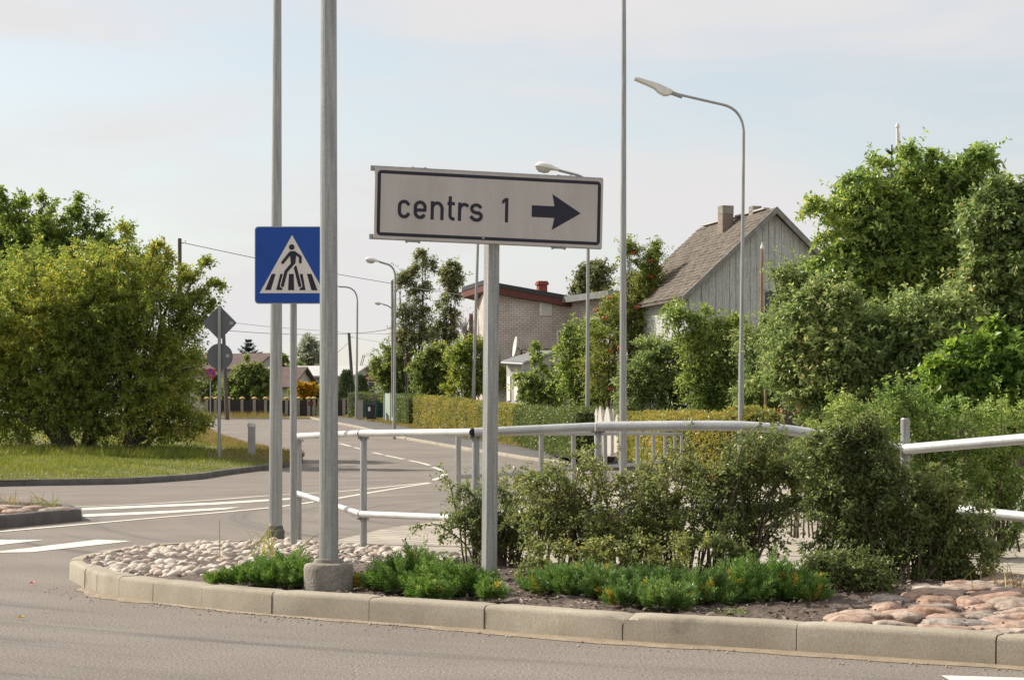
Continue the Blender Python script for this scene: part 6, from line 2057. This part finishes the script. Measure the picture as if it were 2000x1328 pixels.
# ------------------------------------------------------------------ low junipers on the island
def juniper(label, spots, Y, n, mat, seed, h=.26, yellow=.06):
    """spots: (px, r_px) along the bed at distance Y"""
    rng_ = np.random.default_rng(seed)
    c0 = P(spots[0][0], 1100, Y); c0.z = .15; yellow = yellow * .6
    t_ = thing('juniper', label, 'juniper', c0, 'low spreading junipers on the traffic island')
    B, D, Ls = [], [], []
    tot_ = sum(s_[1] ** 1.5 for s_ in spots)
    for s_ in spots:
        px, rp = s_[0], s_[1]; dy = s_[2] if len(s_) > 2 else 0; hh = s_[3] if len(s_) > 3 else 1.0
        y = Y + dy; r_ = rp * y / F
        m_ = int(n * rp ** 1.5 / tot_)
        x0 = (px - 1000) * y / F
        a = rng_.random(m_) * 6.28; q_ = rng_.random(m_) ** .5
        e_ = np.stack([np.cos(a) * q_, np.sin(a) * q_ * .8], 1)
        b = np.stack([x0 + e_[:, 0] * r_ * .75, y + e_[:, 1] * r_ * .75, .15 + h * hh * .55 * (1 - q_ ** 2) * rng_.random(m_)], 1)
        d_ = np.stack([e_[:, 0] * .9 + rng_.normal(size=m_) * .3 + .15, e_[:, 1] * .8 + rng_.normal(size=m_) * .3, .55 + .5 * (1 - q_) + rng_.random(m_) * .4], 1)
        B.append(b); D.append(d_); Ls.append(h * hh * (.55 + .6 * rng_.random(m_)))
    B, D, Ls = np.concatenate(B), norm(np.concatenate(D)), np.concatenate(Ls)
    yel = rng_.random(len(B)) < yellow

    def spray(m_):
        b, d_, l_ = B[m_], D[m_], Ls[m_]; k = 46; S = len(b)
        tt_ = (np.arange(k) + rng_.random((S, k))) / k
        side = norm(np.cross(d_, rng_.normal(size=(S, 3)))); oth = np.cross(d_, side)
        pos = b[:, None] + d_[:, None] * (tt_ * l_[:, None])[..., None]
        pos[..., 2] -= .10 * tt_ ** 2 * l_[:, None]
        ph = np.arange(k)[None] * 2.4 + rng_.random((S, 1)) * 6
        sv = side[:, None] * np.cos(ph)[..., None] + oth[:, None] * np.sin(ph)[..., None]
        ld = d_[:, None] * .9 + sv * .75 + rng_.normal(size=(S, k, 3)) * .15
        ll = (.055 * (1.25 - .75 * tt_)) * (.7 + .6 * rng_.random((S, k)))
        return leaves(pos.reshape(-1, 3), ld.reshape(-1, 3), rng_.normal(size=(S * k, 3)), ll.ravel(), .0085, .1)
    V_, T_ = spray(~yel); tri_mesh('foliage', V_, T_, mat, t_)
    if yel.sum() > 1:
        V_, T_ = spray(yel); tri_mesh('yellow_foliage', V_, T_, LF['jyellow'], t_)
    V_, T_ = stalks(B, B + D * Ls[:, None] * .8, .003); tri_mesh('stems', V_, T_, M['stem'], t_)


juniper('green juniper left of the round concrete post block', [(545, 46, .0, 1.15), (485, 32, .1, .8), (575, 30, -.1, 1.3), (430, 18, .1, .55), (520, 30, .3, .9)], 12.9, 300, LF['juniper'], 91, h=0.163)
juniper('small yellow-tipped juniper between the concrete post block and the sign post', [(712, 22, .1, .6), (735, 16, .0, .6)], 12.6, 90, LF['juniper'], 92, h=0.132, yellow=.35)
juniper('wide spiky green juniper at the foot of the direction sign, on its left', [(805, 55, .1, 1.3), (765, 40, .2, 1.0), (870, 55, -.1, 1.15), (925, 38, -.2, .9), (840, 36, -.4, .7), (960, 20, -.55, .6), (815, 30, .4, 1.35)], 12.3, 520, LF['juniper'], 93, h=0.181)
juniper('soft pale green juniper right of the direction sign post', [(1085, 44, .15, .9), (1135, 50, .05, 1.0), (1190, 48, -.1, 1.0), (1050, 24, .3, .7)], 12.1, 400, LF['juniper_blue'], 94, h=0.175)
juniper('broad yellow-flecked juniper in the middle of the kerbside bed', [(1255, 54, .1, 1.1), (1320, 56, -.1, 1.1), (1380, 50, -.2, 1.0), (1300, 44, -.5, .85), (1225, 36, -.35, .8), (1400, 34, .2, .9)], 11.7, 430, LF['juniper_blue'], 95, h=0.175, yellow=.07)
juniper('bright green rounded juniper nearest the pink cobbles', [(1490, 60, .2, 1.3), (1450, 44, .0, 1.15), (1540, 46, .1, 1.05), (1580, 26, .0, .7), (1425, 30, .3, 1.0)], 11.6, 460, LF['juniper'], 96, h=0.187)


# ------------------------------------------------------------------ arching shrubs behind the junipers
def arching(label, roots, Y, blobs, mat, seed, n_stem, n_fill, ll=.036, lw=.020, stem_len=(.6, 1.2), wild=.5, zmin=.16):
    """shrub of arching stems set with small leaves, filled with leafy sprigs through the given clumps"""
    rng_ = np.random.default_rng(seed)
    r0_ = P(roots[0], 1100, Y); r0_.z = .15
    t_ = thing('shrub', label, 'shrub', r0_, 'small-leaved shrubs on the traffic island')
    bl = blobs_px(blobs, Y, .7)
    mb_ = MB(); parts = []
    rt_ = [np.array([(px - 1000) * Y / F, Y, .12]) for px in roots]
    for k in range(n_stem):
        c_, r_ = bl[rng_.integers(0, len(bl))]
        e = c_ + norm(rng_.normal(size=3) + np.array([.1, 0, .6])) * r_ * rng_.uniform(.7, 1.0 + wild)
        b = min(rt_, key=lambda q_: abs(q_[0] - e[0]) + rng_.random() * .35) + rng_.normal(size=3) * np.array([.07, .07, 0])
        m_ = b * .45 + e * .55 + np.array([0, 0, abs(e[2] - b[2]) * .28 + .08])
        cv = [b * (1 - s_) ** 2 + m_ * 2 * s_ * (1 - s_) + e * s_ * s_ for s_ in np.linspace(0, 1, 8)]
        mb_.tube([Vector(p_) for p_ in cv], [.011 - .0085 * i / 7 for i in range(8)], 5, caps=False)
        cv = np.array(cv)
        s_ = np.sort(rng_.random(46)) * .7 + .3
        pos = np.stack([np.interp(s_, np.linspace(0, 1, 8), cv[:, j]) for j in range(3)], 1)
        tg = norm(np.gradient(pos, axis=0) + 1e-6)
        sd = norm(np.cross(tg, rng_.normal(size=3))); ot = np.cross(tg, sd)
        ph = np.arange(46) * 2.4
        sv = sd * np.cos(ph)[:, None] + ot * np.sin(ph)[:, None]
        # short side twigs with leaves
        parts.append(sprigs(rng_, pos, tg * .6 + sv, .04 + .09 * rng_.random(46) * (1.15 - s_), 5, ll, lw, .1, .8))
    mb_.build('stems', M['stem'], t_, smooth=60)
    Vc, Tc = crown(seed + 1, bl, n_fill, 8, ll, lw, sub=12, subr=.40, sl=.16, droop=.2, up=.3, shoots=int(n_fill * .03), shoot_len=.38, zmin=zmin, gr=.95, loose=.8)
    V_, T_ = cat_mesh(parts + [(Vc, Tc)])
    tri_mesh('foliage', V_, T_, mat, t_)
    V_, T_ = branch_mesh(.004)
    tri_mesh('twigs', V_, T_, M['stem'], t_)


def wispy(label, roots, Y, h, reach, mat, seed, n_stem, ll=.034, lw=.019, twigs=11, base_fill=None, n_fill=200, lean=0.0, dy=.45, aim=None):
    """open shrub of long arching stems whose side twigs carry two rows of small leaves"""
    rng_ = np.random.default_rng(seed)
    r0_ = P(roots[0], 1100, Y); r0_.z = .15
    t_ = thing('shrub', label, 'shrub', r0_, 'small-leaved shrubs on the traffic island')
    mb_ = MB(); parts = []; tb, te = [], []
    for k in range(n_stem):
        px = roots[rng_.integers(0, len(roots))] + rng_.normal() * 14
        b = np.array([(px - 1000) * Y / F, Y + rng_.normal() * .10, .13])
        az_ = rng_.random() * 6.28
        ln_ = reach * (.35 + .75 * rng_.random()); hh = h * (.35 + .7 * rng_.random() ** .8)
        hor = np.array([math.cos(az_), math.sin(az_) * dy, 0]); hor[0] += lean
        e = b + hor * ln_ + np.array([0, 0, hh * (.55 + .5 * rng_.random())])
        if aim and rng_.random() < .5:
            a_ = aim[rng_.integers(0, len(aim))]
            e = np.array(P(a_[0] + rng_.normal() * 16, a_[1] + rng_.normal() * 14, Y + rng_.normal() * .2))
        c1 = b + np.array([hor[0] * ln_ * .15, hor[1] * ln_ * .15, hh * .75]); c2 = b * .25 + e * .75 + np.array([0, 0, hh * .42])
        q_ = np.linspace(0, 1, 11)[:, None]
        cv = b * (1 - q_) ** 3 + c1 * 3 * q_ * (1 - q_) ** 2 + c2 * 3 * q_ ** 2 * (1 - q_) + e * q_ ** 3
        cv += rng_.normal(size=cv.shape) * .006
        mb_.tube([Vector(p_) for p_ in cv], [.009 - .0075 * i / 10 for i in range(11)], 5, caps=False)
        m_ = max(4, int(twigs * (.6 + .8 * rng_.random())))
        s_ = .18 + .82 * np.sort(rng_.random(m_))
        pos = np.stack([np.interp(s_, q_[:, 0], cv[:, j]) for j in range(3)], 1)
        tg = norm(np.stack([np.interp(np.minimum(1, s_ + .06), q_[:, 0], cv[:, j]) for j in range(3)], 1) - np.stack([np.interp(np.minimum(1, s_ + .06) - .06, q_[:, 0], cv[:, j]) for j in range(3)], 1))
        d_ = norm(tg * .9 + rng_.normal(size=(m_, 3)) * .6 + np.array([0, 0, .18]))
        L_ = (.10 + .22 * rng_.random(m_)) * (1.15 - .6 * s_)
        tb.append(pos); te.append(pos + d_ * L_[:, None] * .9)
        parts.append(sprigs(rng_, pos, d_, L_, 12, ll, lw, .12, .85))
        # leaves sitting on the stem itself
        parts.append(sprigs(rng_, cv[3:-1], norm(np.diff(cv, axis=0))[3:], .12, 5, ll, lw, .0, .9))
    V_, T_ = stalks(np.concatenate(tb), np.concatenate(te), .0022)
    mb_.build('stems', M['stem'], t_, smooth=60)
    tri_mesh('twigs', V_, T_, M['stem'], t_)
    if base_fill:
        parts.append(crown(seed + 1, blobs_px(base_fill, Y, .7), n_fill, 8, ll, lw, sub=10, subr=.4, sl=.15, droop=.2, up=.25, zmin=.15, gr=.9, loose=.8))
    V_, T_ = cat_mesh(parts)
    tri_mesh('foliage', V_, T_, mat, t_)


wispy('sparse arching shrub spreading long twigs round the direction sign post', (935, 975, 990), 14.6, .72, .42, LF['coton'], 101, 40, base_fill=[(950, 1085, 34), (990, 1075, 36), (975, 1040, 30)], n_fill=150)
wispy('yellowing arching shrub between the sign post and the thin grey lamp post', (1060, 1110, 1160, 1190), 13.9, .86, .62, LF['coton_warm'], 102, 52, base_fill=[(1040, 1085, 36, -.6), (1085, 1100, 40, -.8), (1150, 1090, 44, -.7), (1130, 1045, 40), (1200, 1095, 38, -.8), (1060, 1040, 30, -.2), (1190, 1040, 30, -.3)], n_fill=400,
      aim=[(1030, 950), (1085, 925), (1150, 890), (1165, 920), (1060, 990)])
wispy('olive arching shrub in front of the far railing, right of the thin grey lamp post', (1240, 1290, 1330), 13.7, .86, .60, LF['coton_warm'], 103, 46, base_fill=[(1245, 1090, 40, -.7), (1300, 1095, 44, -.8), (1350, 1090, 40, -.7), (1290, 1045, 36), (1335, 1040, 30, -.3), (1240, 1040, 26, -.2)], n_fill=340,
      aim=[(1290, 920), (1320, 880), (1350, 870), (1260, 960), (1380, 930)])
wispy('tangled grey-green shrub climbing over the railing at the bent street lamp', (1385, 1420, 1460), 13.6, 1.0, .60, LF['coton'], 104, 56, base_fill=[(1395, 1090, 38, -.6), (1440, 1095, 30, -.6), (1400, 1030, 44), (1440, 980, 48), (1490, 930, 46), (1545, 915, 40), (1450, 920, 36)], n_fill=430, lean=.35,
      aim=[(1440, 870), (1500, 860), (1550, 870), (1590, 890), (1580, 940), (1480, 900), (1420, 930)])
arching('large dark round shrub swallowing the railing near the tall railing post', (1700, 1750, 1800), 13.2, [(1655, 930, 70), (1710, 900, 60), (1640, 1000, 66), (1700, 1010, 84), (1780, 1000, 76), (1850, 1020, 72), (1780, 1075, 80), (1880, 1060, 62), (1690, 1090, 62), (1620, 870, 32), (1900, 1100, 46), (1850, 1120, 46), (1615, 940, 40), (1690, 850, 30)],
        LF['coton'], 105, 120, 2000, wild=.7)
arching('low grey-green ground-hugging shrub beside the pink cobbles', (1620, 1680), 12.2, [(1625, 1130, 36), (1670, 1140, 40), (1590, 1115, 26), (1715, 1140, 34), (1660, 1110, 34)], LF['coton'], 106, 20, 560, ll=.03, lw=.017, wild=.4)
arching('fine-leaved shrub behind the railing, below the vivid green leaves', (1850, 1950), 17.2, [(1720, 830, 50), (1800, 840, 62), (1880, 850, 66), (1960, 850, 70), (1840, 920, 66), (1920, 940, 70), (2000, 930, 70), (1640, 815, 36), (1980, 1010, 60), (1900, 1010, 50), (1750, 800, 44)],
        LF['apple'], 107, 60, 2900, ll=.034, lw=.018, wild=.45)
arching('loose feathery shrub behind the railing, left of the tall railing post', (1560, 1620), 19.5, [(1610, 865, 36), (1650, 860, 46), (1570, 900, 36), (1690, 850, 44), (1610, 930, 50), (1680, 920, 50), (1640, 800, 26)], LF['willow2'], 108, 40, 1100, ll=.045, lw=.018, wild=.7)


# ------------------------------------------------------------------ weeds and tufts
def tuft(label, px, py, Y, n_, h, mat, seed, w_=.008, spread=.06, lean=.5):
    b = P(px, py, Y)
    rng_ = np.random.default_rng(seed)
    pts_ = np.array(b)[None] + rng_.normal(size=(n_, 3)) * np.array([spread, spread, 0])
    V_, T_ = [], []
    segs = 4
    d_ = rng_.normal(size=(n_, 3)) * lean; d_[:, 2] = 1; d_ = norm(d_)
    hl = h * (.5 + .6 * rng_.random(n_)); nn_ = rng_.normal(size=(n_, 3)); s_ = norm(np.cross(d_, nn_))
    for i in range(n_):
        k0 = len(V_)
        for j in range(segs + 1):
            f = j / segs
            c_ = pts_[i] + d_[i] * hl[i] * f; c_[2] -= hl[i] * .35 * f ** 2.5; c_[:2] += d_[i, :2] * hl[i] * .3 * f * f
            ww = w_ * (1 - f) ** .6 + .0008
            V_ += [c_ - s_[i] * ww / 2, c_ + s_[i] * ww / 2]
        for j in range(segs):
            a = k0 + 2 * j
            T_ += [(a, a + 1, a + 3), (a, a + 3, a + 2)]
    o_ = tri_mesh('grass_tuft', V_, T_, mat, None)
    props(o_, label, 'grass tuft', 'weeds growing among the stones')


tuft('tall arching grass tuft in front of the slim steel post', 515, 1085, 15.2, 26, .48, LF['grass'], 1, spread=.12, lean=.45)
tuft('thin pale grass tuft in the middle of the pebbles', 420, 1098, 15.4, 14, .13, LF['drygrass'], 2, spread=.05, lean=.8)
tuft('tall seedy grass at the right edge beside the cobbles', 1985, 1178, 12.0, 46, .44, LF['drygrass'], 3, spread=.14, lean=.28)
tuft('short green tuft at the edge of the mulch on the left', 420, 1128, 14.0, 34, .12, LF['grass'], 4, spread=.09, lean=.7)
tuft('green grass patch spreading at the right edge of the cobbles', 1965, 1190, 11.8, 60, .16, LF['grass'], 5, spread=.18, lean=.7)
tuft('broad-leaved weed between the pink cobbles', 1915, 1212, 10.7, 22, .10, LF['bright'], 6, w_=.022, spread=.03, lean=.9)
tuft('little weed by the kerb edge in front of the cobbles', 1752, 1222, 10.6, 14, .06, LF['bright'], 7, w_=.012, spread=.03, lean=.9)
tuft('small grass tuft at the back of the cobbles below the dark shrub', 1878, 1172, 11.8, 30, .09, LF['grass'], 8, spread=.08, lean=.7)
tuft('green weed row at the kerb below the broad juniper', 1440, 1198, 11.0, 26, .07, LF['bright'], 9, w_=.012, spread=.06, lean=.7)
tuft('dry grass clump on the left splitter island', 25, 984, 28.5, 60, .35, LF['drygrass'], 10, w_=.012, spread=.35, lean=.4)
tuft('single arching weed near the point of the splitter island', 101, 989, 27.5, 6, .42, LF['grass'], 11, w_=.02, spread=.05, lean=.5)
tuft('thin weed stalks on the splitter island beside the dry clump', 78, 988, 27.8, 10, .2, LF['grass'], 12, w_=.012, spread=.08, lean=.5)
# red flowers at the trellis
b_ = P(1560, 838, 48.6)
t = thing('flower_plant', 'red-flowered plant climbing the low iron trellis', 'plant', b_)
fb_ = blobs_px([(1545, 825, 12), (1565, 822, 14), (1580, 826, 12)], 48.6, .8)
V, T = crown(120, fb_, 160, 6, .06, .03, sub=6, sl=.2); tri_mesh('foliage', V, T, LF['mid'], t)
V, T = crown(121, blobs_px([(1558, 800, 5), (1578, 808, 7), (1540, 810, 6), (1562, 806, 5), (1526, 805, 2.5), (1586, 812, 4)], 48.5, .8), 90, 5, .05, .035, sub=4, sl=.1); tri_mesh('flowers', V, T, LF['redflower'], t)
# fallen yellow leaves lying on the road
for i, (px, py) in enumerate([(32, 1210), (56, 1142)]):
    g = G(px, py)
    rng_ = np.random.default_rng(i)
    V, T = leaves(np.array([[g.x, g.y, .012], [g.x + .012, g.y + .01, .014]]), np.array([[1, .2, .12], [.8, -.5, .2]]), np.array([[0, -.3, 1.0], [.1, -.2, 1]]), .055, .036, .25)
    o_ = tri_mesh('fallen_leaf', V, T, LF['yellow' if i == 0 else 'redflower'])
    props(o_, ['curled yellow leaf lying on the open road at the lower left', 'small reddish leaf lying on the road left of the island tip'][i], 'leaf')
